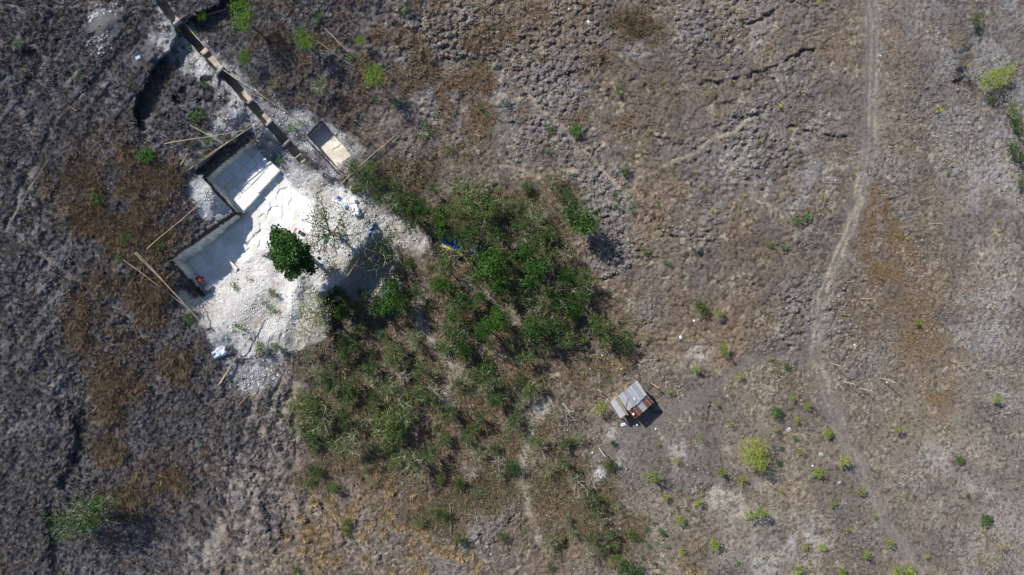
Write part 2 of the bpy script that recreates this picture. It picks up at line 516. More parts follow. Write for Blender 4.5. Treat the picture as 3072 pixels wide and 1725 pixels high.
W_BRIGHT = [[(590, 905), (700, 800), (830, 735), (905, 715), (905, 810), (760, 870), (640, 940)],
            [(700, 640), (836, 505), (880, 550), (940, 595), (970, 660), (935, 720), (880, 715), (820, 765), (720, 835), (630, 900), (600, 880), (690, 780)],
            [(540, 890), (625, 890), (720, 812), (820, 742), (900, 830), (985, 885), (980, 1010), (890, 1050), (800, 1060), (740, 1075), (690, 1050), (640, 1040), (615, 970), (560, 930)],
            [(840, 530), (900, 560), (965, 528), (1005, 545), (1075, 575), (1180, 635), (1270, 720), (1262, 748), (1195, 735), (1195, 860), (1130, 905), (1000, 890), (890, 830), (850, 740)]]
W_GREY = [[(556, 540), (608, 528), (708, 634), (655, 668), (600, 650), (570, 600)], [(628, 345), (700, 318), (745, 300), (790, 350), (905, 490), (985, 520), (960, 560), (880, 560), (800, 480), (745, 408), (690, 400), (600, 450), (560, 520), (540, 505), (610, 420)],
          [(470, 20), (540, 50), (600, 110), (690, 190), (760, 260), (800, 330), (720, 320), (640, 270), (560, 225), (500, 160), (490, 90)],
          [(700, 205), (800, 290), (900, 330), (1000, 370), (1070, 440), (1090, 490), (1010, 530), (930, 470), (860, 420), (760, 320)],
          [(640, 1060), (760, 1075), (860, 1060), (860, 1130), (800, 1160), (720, 1180), (680, 1120)], [(440, 100), (500, 60), (530, 150), (480, 170)]]
m_white = np.zeros_like(U); m_grey = np.zeros_like(U)
for p in W_BRIGHT: m_white = np.maximum(m_white, mask_poly(p, 16, 34, 34))
for p in W_GREY: m_grey = np.maximum(m_grey, mask_poly(p, 26, 26))
m_grey = np.clip(m_grey - m_white, 0, 1)
WOODS = [(1040, 500), (1180, 500), (1400, 570), (1560, 530), (1740, 560), (1790, 660), (1760, 760), (1830, 900), (1910, 1010), (1880, 1060), (1740, 1080), (1660, 1200), (1700, 1290), (1800, 1450), (1880, 1600),
         (1840, 1725), (1720, 1640), (1560, 1560), (1400, 1620), (1240, 1560), (1100, 1480), (960, 1440), (915, 1340), (870, 1240), (925, 1150), (880, 1080), (1000, 1040), (990, 920), (1180, 900), (1280, 720), (1180, 600)]
m_wood = mask_poly(WOODS, 50, 130, 75)

# small relief: clods, tussocks, trampled soil
left = 1 - sstep(700, 1250, U + 0.12 * (V - 860) + .42 * np.clip(V - 1050, 0, None) + 260 * (fbm(X / 12, Y / 12, 2, 3) - .5))
right = sstep(2350, 2750, U)
low_right = sstep(1000, 1250, V) * sstep(1650, 1900, U)
smooth_ = np.clip(m_track * 0.8 + m_hutpath * .9 + m_thin + m_sand + 0.5 * m_ruts, 0, 1)
wx = .5 * (fbm(X / .4, Y / .4, 1, 3) - .5); wy = .5 * (fbm(X / .4 + 9, Y / .4, 4, 3) - .5)
f1, c1 = worley(X / 0.52 + .6 * fbm(X, Y, 1, 2) + wx * 1.6, Y / 0.46 + wy * 1.6, 0)
f2, c2 = worley(X / 0.95 + .5 * fbm(X / 2, Y / 2, 3, 2), Y / 0.95, 2)
dome1 = np.sqrt(np.clip(1 - (f1 / 0.72) ** 2, 0, 1)) * (0.45 + c1)
dome2 = np.sqrt(np.clip(1 - (f2 / 0.78) ** 2, 0, 1)) * (0.4 + c2)
patch = fbm(X / 5.5, Y / 5.5, 2, 4)
rough_n = fbm(X / 0.9, Y / 0.9, 4, 4) - 0.5
fine_n = fbm(X / 0.33, Y / 0.33, 3, 3) - 0.5
clod = (0.25 - .09 * left) * sstep(.36 - .12 * left, .62 - .12 * left, patch) * (1 - .93 * low_right) * (1 - .6 * right) * (1 - .5 * m_wood)
R = clod * dome1 + (0.10 + 0.03 * left) * dome2 * (1 - .9 * low_right) * (1 - .7 * right) * (1 - .6 * m_wood)
R += (0.22 - .18 * low_right - .14 * right + .10 * left) * rough_n + (0.15 - .09 * low_right - .05 * right) * fine_n
for sx_, sy_, sd_ in ((3.4, 1.7, 1), (2.1, 1.3, 4)):
    cr_ = np.abs(fbm(X / sx_ + .12 * Y, Y / sy_, sd_, 4) - .5)
    R -= (.16 * np.exp(-(cr_ / .012) ** 2) + .05 * np.exp(-(cr_ / .04) ** 2)) * sstep(.42, .56, fbm(X / 6 + 20 * sd_, Y / 6, 3, 3)) * (1 - left) * (1 - .7 * low_right) * (1 - .5 * right)
R += m_ruts * 0.12 * (fbm(X / .5, Y / 1.6, 1, 3) - .5)
ac_ = .945 * X + .326 * Y; al_ = -.326 * X + .945 * Y
fur_ = np.clip(blob(730, 1450, 170, 330, .28) + blob(900, 1620, 120, 120, 0), 0, 1)
R = R + fur_ * .8 * (fbm(ac_ / .75, al_ / 5.5, 2, 4) - .5)
ac2 = .80 * X - .60 * Y; al2 = .60 * X + .80 * Y
fur2 = np.clip(blob(250, 330, 260, 330, .5) + blob(150, 1000, 200, 300, 0), 0, 1)
R = R + fur2 * .75 * (fbm(ac2 / 1.1, al2 / 7, 4, 4) - .5)
R *= (1 - 0.82 * np.clip(smooth_ + m_grey * .6, 0, 1))
Rw = 0.09 * fine_n + 0.22 * rough_n + .30 * (fbm(X / 2.1 + 4, Y / 2.1, 1, 3) - .5) - .10 * np.exp(-((fbm(X / 2.6, Y / 1.6, 0, 4) - .5) / .02) ** 2) + .03 * (vnoise(X / .13, Y / .13, 2) - .5)
R = R * (1 - m_white) + Rw * m_white
heap_g = blob(315, 72, 44, 40)
R = R * (1 - np.clip(1.5 * heap_g, 0, 1)) + 0.05 * fine_n * np.clip(1.5 * heap_g, 0, 1)
dd, _, _, _, _ = poly_dist(U, V, OPEN_EDGE)
R *= sstep(0, 26, dd) * .9 + .1
Z = Z + R
for off in (-9, 9):
    P = np.array(P_MAIN, float); P[:, 0] += off
    groove([tuple(p) for p in P], 5.0, -0.06)


def bil(A, u, v):
    fu = np.clip((np.asarray(u, np.float32) - U0) / STEP, 0, NU - 1.001); fv = np.clip((np.asarray(v, np.float32) - V0) / STEP, 0, NV - 1.001)
    i = fu.astype(int); j = fv.astype(int); a = fu - i; b = fv - j
    return (A[j, i] * (1 - a) + A[j, i + 1] * a) * (1 - b) + (A[j + 1, i] * (1 - a) + A[j + 1, i + 1] * a) * b


def at(u, v, z):
    """point at height z that lies on the sight line of photo pixel (u, v)"""
    k = (H - z) / H
    return ((u - CX) / PPM * k, (CY - v) / PPM * k, z)


def on_ground(u, v, dz=0.0):
    z = float(bil(Z, u, v))
    p = at(u, v, z)
    return Vector((p[0], p[1], z + dz))


def z_at_world(x, y):
    u, v = CX + x * PPM, CY - y * PPM
    for _ in range(4):
        z = float(bil(Z, u, v)); k = H / (H - z)
        u, v = CX + x * PPM * k, CY - y * PPM * k
    return z


def stand(u, v, hc):
    """base of something whose middle, hc above the ground, is seen at (u, v)"""
    z = float(bil(Z, u, v)) + hc
    x, y, _ = at(u, v, z)
    return Vector((x, y, z_at_world(x, y)))


# albedo of the ground: soils, dust, litter, trodden paths, some painted shade
def mixc(C, col, m):
    return C + (np.array(col, np.float32) - C) * m[..., None]


def lerpc(a, b, t):
    return np.array(a, np.float32) * (1 - t[..., None]) + np.array(b, np.float32) * t[..., None]


big = fbm(X / 14, Y / 14, 5, 4)
C = lerpc((0.225, 0.185, 0.152), (0.285, 0.275, 0.275), sstep(.38, .62, big * .6 + .4 * patch))
C = mixc(C, (0.30, 0.23, 0.165), .6 * sstep(.50, .68, fbm(X / 8 + 9, Y / 8, 1, 4)))
C = mixc(C, (0.10, 0.102, 0.123), left * .9)
C = mixc(C, (0.20, 0.195, 0.205), left * .6 * sstep(.5, .66, fbm(X / 3 + 5, Y / 3, 3, 4)))
C = mixc(C, (0.30, 0.27, 0.235), .65 * low_right)
C = mixc(C, (0.34, 0.335, 0.33), .7 * sstep(2750, 3000, U + 240 * (fbm(X / 6, Y / 6, 2, 4) - .5)))
C = mixc(C, (0.21, 0.185, 0.165), .7 * low_right * sstep(.5, .6, fbm(X / 5 + 3, Y / 5, 4, 4)))
C = C * (1 - .27 * (1 - left))[..., None]
C = C * lerpc((.985, .98, .99), (1.05, 1.0, .93), sstep(300, 700, V + 200 * (big - .5)) * sstep(1500, 2100, U))
for (u, v, a, b, r) in [(1740, 265, 40, 22, .3), (1900, 150, 60, 30, 0), (2250, 150, 90, 50, -.4), (2330, 40, 110, 40, 0), (2380, 600, 40, 30, 0), (1870, 300, 25, 12, 0), (2970, 560, 70, 110, 0), (2960, 980, 80, 90, 0), (1660, 420, 60, 30, 0), (2120, 480, 60, 40, 0), (2440, 520, 60, 60, 0)]:
    C = mixc(C, (0.31, 0.31, 0.33), .65 * blob(u, v, a, b, r) * sstep(.35, .6, fbm(X / 1.2, Y / 1.2, 2, 3)))
C = mixc(C, (0.12, 0.092, 0.07), m_wood * .75)  # dark litter brown, deepened to paint in the shade under the trees
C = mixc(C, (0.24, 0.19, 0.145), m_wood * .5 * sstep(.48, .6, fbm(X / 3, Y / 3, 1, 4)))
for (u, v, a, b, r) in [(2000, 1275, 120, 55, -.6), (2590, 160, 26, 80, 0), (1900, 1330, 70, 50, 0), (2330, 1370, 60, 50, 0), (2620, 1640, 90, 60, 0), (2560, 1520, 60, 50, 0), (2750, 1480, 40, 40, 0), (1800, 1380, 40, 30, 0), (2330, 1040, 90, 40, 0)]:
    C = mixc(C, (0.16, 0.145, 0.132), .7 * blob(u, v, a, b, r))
for (u, v, a, b, r) in [(1848, 1306, 26, 16, .4), (1875, 1375, 16, 34, .5), (1600, 1240, 26, 40, .7), (2060, 1345, 34, 20, 0), (2180, 1470, 60, 26, -.4), (2015, 1420, 36, 22, 0), (1835, 1440, 12, 8, 0), (2080, 1455, 50, 14, -.4), (2350, 1600, 90, 50, 0), (2300, 1700, 60, 40, 0), (2800, 1380, 60, 50, 0), (2950, 1450, 60, 60, 0), (1840, 1300, 46, 26, .4), (1878, 1385, 30, 60, .5), (2050, 1350, 60, 36, 0), (2190, 1480, 90, 40, -.4), (2240, 1560, 60, 40, 0), (1800, 1400, 40, 30, 0), (2420, 1620, 70, 50, 0), (1640, 1230, 30, 40, .6), (2090, 1060, 40, 40, 0)]:
    C = mixc(C, (0.40, 0.38, 0.355), .85 * blob(u, v, a, b, r) * sstep(.3, .6, fbm(X / .9, Y / .9, 3, 3)))
for (u, v, a, b, r) in [(60, 130, 60, 30, 0), (210, 205, 50, 20, 0.6), (60, 20, 110, 20, 0), (260, 20, 80, 14, 0), (30, 1240, 60, 60, 0), (500, 1660, 140, 60, -.4), (90, 700, 60, 40, .6), (330, 300, 25, 60, .6), (60, 400, 50, 40, 0), (180, 300, 40, 90, .7), (400, 1400, 20, 60, .5)]:
    C = mixc(C, (0.24, 0.235, 0.25), .55 * blob(u, v, a, b, r))
spk = sstep(.60, .70, vnoise(X / .22, Y / .22, 4)) * sstep(.45, .6, vnoise(X / 1.3, Y / 1.3, 2))
C = mixc(C, (0.42, 0.37, 0.29), .55 * spk * (1 - left) * (1 - .6 * m_wood))
C = mixc(C, (0.135, 0.118, 0.107), .6 * (1 - left) * sstep(.52, .60, fbm(X / 3.2 + 50, Y / 3.2, 0, 5)) * sstep(1500, 1900, U))
spd = sstep(.62, .72, vnoise(X / .2 + 40, Y / .2, 5))
C = C * (1 - .45 * spd)[..., None]
C = mixc(C, (0.205, 0.188, 0.172), m_track * .65)
rut = np.zeros_like(U)
for off in (-11, 10):
    P = np.array(P_MAIN, float); P[:, 0] += off
    rut = np.maximum(rut, mask_line([tuple(p) for p in P], 6.0, 1.0, 26))
rut *= sstep(.44, .60, fbm(X / .7, Y / 1.5, 2, 4)) * sstep(200, 620, V + 300 * patch) * (1 - .6 * sstep(1050, 1350, V))
C = mixc(C, (0.44, 0.37, 0.27), rut * .5)
C = mixc(C, (0.165, 0.15, 0.138), m_hutpath * .6)
C = mixc(C, (0.46, 0.36, 0.25), m_thin * .55 * (1 - .55 * left) * (.45 + .55 * sstep(.4, .6, fbm(X / .8, Y / .8, 4, 3))))
C = mixc(C, (0.36, 0.325, 0.28), m_sand * .8 * (.5 + .5 * sstep(.38, .58, fbm(X / .9, Y / .9, 2, 3))))
C = mixc(C, (0.27, 0.235, 0.20), .6 * np.clip(blob(740, 1440, 150, 330, .28), 0, 1) * sstep(.42, .58, fbm(ac_ / 1.0, al_ / 7, 1, 4)))
C = mixc(C, (0.38, 0.33, 0.28), m_ruts * .5)
C = mixc(C, (0.22, 0.215, 0.225), .5 * fur2 * sstep(.56, .66, fbm(ac2 / 1.6, al2 / 9, 4, 4)) * left)
C = mixc(C, (0.27, 0.265, 0.28), m_grey * .8)
C = mixc(C, (0.50, 0.495, 0.505), m_grey * .7 * sstep(.45, .6, fbm(X / 1.4, Y / 1.4, 4, 4)))
wn = fbm(X / 1.6, Y / 1.6, 2, 4)
C = mixc(C, (0.60, 0.59, 0.575), m_white * .95)
C = mixc(C, (0.74, 0.74, 0.735), m_white * np.clip(1.2 * blob(940, 575, 90, 40, .3) + 1.2 * blob(780, 650, 160, 120, -.7) + blob(1075, 620, 40, 24, .6), 0, 1))
C = mixc(C, (0.50, 0.49, 0.485), m_white * .7 * sstep(.50, .64, wn))
C = mixc(C, (0.34, 0.33, 0.32), m_white * .9 * np.clip(1.2 * blob(1130, 810, 100, 100, .6) + 1.0 * blob(1210, 700, 80, 50, .6) + .5 * sstep(.5, .62, fbm(X / 1.1 + 3, Y / 1.1, 1, 4)) * sstep(960, 1100, U), 0, 1))  # grey dust, with the shade beyond the tipping face painted in as well
C = mixc(C, (0.40, 0.36, 0.305), m_white * .7 * sstep(.52, .66, fbm(X / 2.4 + 30, Y / 2.4, 3, 5)))
C = mixc(C, (0.46, 0.455, 0.46), m_white * .8 * np.clip(blob(690, 930, 150, 60, -.75) + blob(830, 800, 50, 26, -.5), 0, 1))
C = mixc(C, (0.40, 0.37, 0.32), .6 * (blob(790, 905, 30, 45, .5) + blob(830, 800, 40, 22, -.4)) * sstep(.4, .6, fbm(X / 1.1 + 7, Y / 1.1, 2, 3)))
C = mixc(C, (0.74, 0.73, 0.71), np.clip(1.3 * blob(885, 910, 18, 60, .15), 0, 1))
C = mixc(C, (0.50, 0.50, 0.515), np.clip(1.7 * mask_poly([(562, 545), (608, 530), (708, 634), (655, 664), (606, 650), (572, 600)], 10, 14, 20), 0, 1) * (.6 + .4 * sstep(.4, .6, fbm(X / .7, Y / .7, 2, 3))))
C = mixc(C, (0.14, 0.14, 0.145), np.clip(1.5 * heap_g, 0, 1))
C = mixc(C, (0.45, 0.45, 0.46), np.clip(1.6 * blob(1802, 1426, 20, 15, -.8), 0, 1) * .7)
C = np.clip(C, 0.01, 0.8)

# holes for the dig: keep faces with a corner outside, pull inner corners onto the rim
hole_in = np.zeros_like(U, bool)
Us, Vs_ = U.copy(), V.copy()
for hp in HOLES:
    P = np.array(hp)
    i0, i1 = np.searchsorted(us, [P[:, 0].min() - 8, P[:, 0].max() + 8]); j0, j1 = np.searchsorted(vs, [P[:, 1].min() - 8, P[:, 1].max() + 8])
    i0 = max(i0, 0); j0 = max(j0, 0)
    sl = (slice(j0, j1), slice(i0, i1))
    ins = inside(U[sl], V[sl], hp)
    _, _, _, qx, qy = poly_dist(U[sl], V[sl], hp, True)
    Us[sl] = np.where(ins, qx, Us[sl]); Vs_[sl] = np.where(ins, qy, Vs_[sl])
    hole_in[sl] |= ins
Zs = Z
K = (H - Zs) / H
VX = (Us - CX) / PPM * K; VY = (CY - Vs_) / PPM * K
VERT = np.stack([VX, VY, Zs], -1).reshape(-1, 3)
idx = np.arange(NU * NV, dtype=np.int32).reshape(NV, NU)
QUAD = np.stack([idx[1:, :-1], idx[1:, 1:], idx[:-1, 1:], idx[:-1, :-1]], -1).reshape(-1, 4)
hi = hole_in.reshape(-1)
keep = ~(hi[QUAD].all(1))
CF = C.reshape(-1, 3)


def submesh(name, sel, mat):
    q = QUAD[sel]
    used, inv = np.unique(q, return_inverse=True)
    return mesh_np(name, VERT[used], inv.reshape(-1, 4).astype(np.int32), mat, CF[used], smooth=True)


mt = m_track.reshape(-1)[QUAD].mean(1); mp = np.maximum(np.maximum(m_thin, m_sand), m_hutpath).reshape(-1)[QUAD].mean(1)
mw = np.maximum(m_white, 0).reshape(-1)[QUAD].mean(1)
cls = np.where(mt > .5, 1, np.where(mw > .5, 3, np.where(mp > .55, 2, 0)))
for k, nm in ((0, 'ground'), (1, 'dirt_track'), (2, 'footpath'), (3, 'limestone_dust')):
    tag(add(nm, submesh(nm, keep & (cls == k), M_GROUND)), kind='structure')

# land beyond the picture
ring = []
n_side = 24
rim = []
for i in range(n_side): rim.append((U0 + 1 + (U1 - U0 - 6) * i / n_side, V0 + 1))
for i in range(n_side): rim.append((U1 - 5, V0 + 1 + (V1 - V0 - 6) * i / n_side))
for i in range(n_side): rim.append((U1 - 5 - (U1 - U0 - 6) * i / n_side, V1 - 5))
for i in range(n_side): rim.append((U0 + 1, V1 - 5 - (V1 - V0 - 6) * i / n_side))
VV, FF, CC = [], [], []
nr = len(rim); fac = [0.99, 1.3, 2.0, 4.0, 12.0, 40.0]
for j, f in enumerate(fac):
    for (u, v) in rim:
        p = on_ground(u, v)
        VV.append((p.x * f, p.y * f, (p.z if j else p.z - 0.35) * (1 if j < 2 else .8) + (random.Random(int(u + v * 7 + j)).uniform(-.4, .4) if j > 1 else 0)))
        CC.append(bil(C[..., 0], u, v) if j == 0 else .2)
for j in range(len(fac) - 1):
    for i in range(nr):
        FF.append((j * nr + i, (j + 1) * nr + i, (j + 1) * nr + (i + 1) % nr, j * nr + (i + 1) % nr))
CC = np.array(CC, np.float32)
tag(add('terrain', mesh_np('terrain', VV, FF, M_GROUND, np.stack([CC * 1.08, CC * .95, CC * .85], -1), True)), kind='structure')

# ------------------------------------------------------------------ the dig: floors, walls, bench
def floor_mesh(name, hole, zf, slope=(0, 0), margin=14, step=2.0, cracks=(), base=(0.74, 0.74, 0.735), dirt=(0.62, 0.60, 0.56), amp=0.05, seed=1, foot=None):
    P = np.array(hole)
    uu = np.arange(P[:, 0].min() - margin, P[:, 0].max() + margin, step, dtype=np.float32); vv = np.arange(P[:, 1].min() - margin, P[:, 1].max() + margin, step, dtype=np.float32)
    A, B = np.meshgrid(uu, vv)
    x, y = (A - CX) / PPM, (CY - B) / PPM
    z = zf + slope[0] * (A - P[:, 0].mean()) / PPM + slope[1] * (B - P[:, 1].mean()) / PPM + amp * 1.6 * (fbm(x / 1.3, y / 1.3, seed, 4) - .5) + amp * .6 * (fbm(x / .25, y / .25, seed + 1, 3) - .5)
    shade = np.zeros_like(A)
    for poly, dz, wd in cracks:
        a = A + 5 * (fbm(A / 14, B / 14, 2, 3) - .5); b = B + 5 * (fbm(A / 14, B / 14, 4, 3) - .5)
        d2, sd, t, _, _ = poly_dist(a, b, poly)
        tp = sstep(0, .15, t) * sstep(0, .15, 1 - t)
        if wd > 0:      # a broken slab edge
            z += dz * tp * np.exp(-np.clip(sd * d2, 0, None) / wd) * sstep(-1.0, 1.5, sd * d2)
        else:           # an open joint
            z += dz * tp * np.exp(-(d2 / -wd) ** 2)
    ok = np.ones(A.shape, bool)
    d3, _, _, _, _ = poly_dist(A, B, hole, True)
    ok = inside(A, B, hole) | (d3 < margin)
    k = (H - z) / H
    Vt = np.stack([x * k, y * k, z], -1).reshape(-1, 3)
    ii = np.arange(A.size, dtype=np.int32).reshape(A.shape)
    q = np.stack([ii[1:, :-1], ii[1:, 1:], ii[:-1, 1:], ii[:-1, :-1]], -1).reshape(-1, 4)
    q = q[ok.reshape(-1)[q].all(1)]
    used, inv = np.unique(q, return_inverse=True)
    n = fbm(x / 1.7, y / 1.7, seed + 2, 4)
    c = lerpc(base, dirt, sstep(.5, .66, n))
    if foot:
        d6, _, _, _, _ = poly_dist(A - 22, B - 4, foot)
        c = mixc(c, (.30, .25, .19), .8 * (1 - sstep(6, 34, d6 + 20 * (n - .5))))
    return mesh_np(name, Vt[used], inv.reshape(-1, 4).astype(np.int32), M_LIME, c.reshape(-1, 3)[used], True)


def walls_mesh(name, hole, zbot, skip=None, batter=9.0, soil=0.45, rock=(0.60, 0.57, 0.50), topc=(0.085, 0.075, 0.065), seed=0, inward=None):
    rng = np.random.default_rng(seed)
    P = np.array(hole, float); n = len(P)
    area = 0.5 * sum(P[i, 0] * P[(i + 1) % n, 1] - P[(i + 1) % n, 0] * P[i, 1] for i in range(n))
    sgn = 1 if area > 0 else -1
    VV, FF, CC = [], [], []
    pts = []
    for i in range(n):
        a, b = P[i], P[(i + 1) % n]
        if skip and i in skip: continue
        L = np.linalg.norm(b - a); m = max(2, int(L / 3.0))
        t = (b - a) / L; nin = np.array([-t[1], t[0]]) * sgn
        col0 = len(VV)
        rows = 11
        for k in range(m + 1):
            q = a + (b - a) * k / m
            zt = float(bil(Z, *(q - nin * 4)))
            zb = zbot(q) if callable(zbot) else zbot
            top = np.array(at(q[0], q[1], zt))
            nw = np.array([nin[0], -nin[1]]) / PPM
            dep = max(zt - zb, 0.05)
            for r in range(rows):
                if r == 0:
                    off, z = -6.0, zt - 0.10
                else:
                    f = ((r - 1) / (rows - 2)) ** 1.5
                    wob = 3.2 * (float(fbm(np.float32(q[0] / 15 + 40 * i), np.float32(f * 2.5 + q[1] / 15), 2, 3)) - .5) * 2
                    off = -1.0 + batter * f ** .8 + wob * min(1, 4 * f); z = zt - 0.02 - (dep + 0.1) * f
                VV.append((top[0] + nw[0] * off, top[1] + nw[1] * off, z))
                dpt = zt - z + .25 * (rng.random() - .5)
                nse = float(fbm(np.float32(q[0] / 11), np.float32(z * 2.2 + q[1] / 11), 3, 4))
                if dpt < soil:
                    CC.append(np.array(topc) * (0.7 + .8 * nse))
                else:
                    CC.append(np.array(rock) * (0.55 + .8 * nse) * (1, 1, 1))
        for k in range(m):
            for r in range(rows - 1):
                i0 = col0 + k * rows + r
                FF.append((i0, i0 + 1, i0 + rows + 1, i0 + rows))
    return mesh_np(name, VV, FF, M_LIME, np.array(CC, np.float32), True)


CRACKS = [([(705, 760), (735, 752), (752, 738)], -.14, 5), ([(738, 738), (765, 700), (790, 685)], -.10, 4), ([(760, 715), (780, 690), (778, 665)], -.12, 4), ([(795, 660), (812, 628), (808, 600)], -.10, 4),
          ([(730, 665), (755, 688), (768, 716)], -.06, -2.5), ([(788, 686), (800, 690), (840, 694)], -.10, 4), ([(830, 585), (838, 570), (866, 562)], -.12, 5), ([(842, 582), (835, 590), (832, 605)], -.10, 4),
          ([(800, 640), (815, 620), (840, 618)], -.14, 5), ([(775, 655), (790, 640), (806, 645)], -.10, 4), ([(770, 745), (778, 735), (780, 718)], -.12, 4), ([(660, 700), (690, 720), (705, 745)], -.06, -2.5),
          ([(840, 660), (850, 640), (845, 615)], -.10, 4), ([(870, 640), (866, 610), (880, 590)], -.10, 4), ([(645, 720), (632, 700), (622, 690)], -.08, -2.5), ([(800, 600), (830, 640), (860, 690)], -.05, -2.2),
          ([(730, 705), (738, 690), (760, 680)], -.1, 4), ([(605, 765), (630, 740), (650, 715)], -.05, -2.2), ([(860, 725), (870, 705), (890, 690)], -.1, 4)]
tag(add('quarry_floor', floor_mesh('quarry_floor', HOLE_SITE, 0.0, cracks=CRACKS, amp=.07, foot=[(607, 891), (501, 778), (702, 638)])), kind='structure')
tag(add('pit_walls', walls_mesh('pit_walls', HOLE_SITE, -0.1, skip={4, 5, 6, 7, 8, 9, 10, 11, 12, 13}, seed=1, soil=.75, topc=(.05, .042, .036), rock=(.66, .64, .58))), kind='structure')
zs = float(bil(ZM, 1035, 487)) - 0.35
tag(add('small_pit_floor', floor_mesh('small_pit_floor', HOLE_SMALL, zs, margin=12, base=(.66, .62, .54), dirt=(.54, .49, .41), seed=3,
    cracks=[([(958, 430), (985, 415), (1015, 425)], -.08, 4), ([(995, 452), (1015, 440), (1035, 425)], -.1, 4), ([(965, 440), (1000, 475), (1020, 482)], -.05, -2.2), ([(975, 405), (965, 395), (980, 388)], -.05, -2)])), kind='structure')
tag(add('small_pit_walls', walls_mesh('small_pit_walls', HOLE_SMALL, zs - .05, batter=3.5, soil=.5, rock=(.40, .37, .31), seed=2)), kind='structure')

# the long test trench with its baulks
SEG = [(-12, 62, .75), (62, 75, .05), (75, 150, 1.0), (150, 163, .45), (163, 205, .65), (205, 213, 0.0), (213, 302, 1.1), (302, 310, .3), (310, 366, .85), (366, 373, .12), (373, 425, .85), (425, 433, .1), (433, 466, .7), (466, 471, .25), (471, 488, .5)]
VV, FF, CC = [], [], []
c = np.array(TR_C, float); cl = np.concatenate([[0], np.cumsum(np.linalg.norm(np.diff(c, axis=0), axis=1))])
HW = 18
for (a, b, dep) in SEG:
    base = len(VV); m = max(2, int((b - a) / 6))
    rowsv = np.linspace(a, b, m + 1)
    for k, vv in enumerate(rowsv):
        tpar = np.interp(vv, c[:, 1], cl); cu = np.interp(tpar, cl, c[:, 0])
        i = min(np.searchsorted(cl, tpar, side='right') - 1, len(c) - 2); t = (c[i + 1] - c[i]); t /= np.linalg.norm(t); nrm = np.array([-t[1], t[0]])
        zc = float(bil(ZM, cu, vv)) - dep * 1.3
        for j in range(9):
            o = (j - 4) / 4 * HW
            q = np.array([cu, vv]) + nrm * o
            z = zc + .10 * (float(vnoise(np.float32(q[0] / 6), np.float32(q[1] / 6), 1)) - .5) - (0.1 if abs(j - 4) == 4 else 0)
            x, y, _ = at(q[0], q[1], z)
            VV.append((x, y, z))
            nse = float(fbm(np.float32(q[0] / 9), np.float32(q[1] / 9), 2, 3))
            CC.append(np.array((.38, .345, .29) if dep > .35 else (.27, .265, .265)) * (.6 + .8 * nse))
    for k in range(m):
        for j in range(8):
            i0 = base + k * 9 + j
            FF.append((i0, i0 + 9, i0 + 10, i0 + 1))
    if base:        # riser between two stretches of floor
        for j in range(8):
            FF.append((base - 9 + j, base + j, base + j + 1, base - 9 + j + 1))
tag(add('trench_floor', mesh_np('trench_floor', VV, FF, M_LIME, np.array(CC, np.float32))), kind='structure')


def trench_bottom(q):
    return float(bil(ZM, q[0], q[1])) - 1.6


tag(add('trench_walls', walls_mesh('trench_walls', HOLE_TRENCH, trench_bottom, batter=3.0, soil=.35, rock=(.40, .36, .30), seed=4)), kind='structure')

# raised bench of cut limestone blocks
rng = random.Random(5)
A0 = Vector((838, 514)); AX = Vector((-112, 118)); BX = Vector((-104, -110))
bench_core = MB()
pc = A0 + AX * .5 + BX * .5
ZB = 0.62


def bench_xy(a, b, z):
    p = A0 + AX * a + BX * b
    return at(p.x, p.y, z)


def block_mesh(a0, a1, b0, b1, zt, zb, rag=0.0):
    v = []
    for z in (zb, zt):
        for (a, b) in ((a0, b0), (a1, b0), (a1, b1), (a0, b1)):
            x, y, _ = bench_xy(a + rng.uniform(-.006, .006), b + rng.uniform(-.006, .006), zt)
            v.append((x, y, z + (rng.uniform(-.015, .015) if z == zt else 0)))
    f = [(4, 5, 6, 7), (0, 1, 5, 4), (1, 2, 6, 5), (2, 3, 7, 6), (3, 0, 4, 7), (0, 3, 2, 1)]
    # turn faces outward whatever the handedness
    return pymesh('limestone_block', v, [tuple(reversed(q)) for q in f], (M_BLOCKS[0] if b0 < .1 else M_BLOCKS[rng.choice((0, 0, 1, 2, 3, 3) if b0 < .7 else (1, 2, 2, 4))]))


M_BLOCKS = [mat_plain('block_white', (0.74, 0.73, 0.70), .95, .06, 3, .3), mat_plain('block_cream', (0.66, 0.60, 0.49), .95, .1, 3, .3), mat_plain('block_grey', (0.68, 0.66, 0.62), .95, .1, 4, .3), mat_plain('block_white_b', (0.72, 0.71, 0.69), .95, .06, 3, .3), mat_plain('block_earthy', (0.40, 0.34, 0.26), .95, .15, 3, .3)]
core = pymesh('bench', [bench_xy(a, b, ZB - .1)[:2] + (z,) for z in (-.3, ZB - .1) for (a, b) in ((.0, .03), (1.04, .03), (1.04, 1.22), (.0, 1.22))],
              [(7, 6, 5, 4), (0, 4, 5, 1), (1, 5, 6, 2), (2, 6, 7, 3), (3, 7, 4, 0), (0, 1, 2, 3)], M_BLOCKS[0])
bench = tag(add('bench', core), kind='structure')
rows_b = [0.0, .22, .42, .58, .80, 1.0, 1.24]
for i in range(len(rows_b) - 1):
    a = -.02; first = True
    while a < 1.02:
        wdt = rng.uniform(.13, .30)
        a1 = min(a + wdt, 1.06)
        if a1 - a > .05:
            ragged = rng.uniform(-.035, .02) if i == 0 else 0
            add('limestone_block', block_mesh(a + .004, a1 - .004, rows_b[i] + .002 + ragged, rows_b[i + 1] - .002, ZB + rng.uniform(-.025, .025) + (.0 if i else -.02), -.25 if i == 0 else .2), bench)
        a = a1
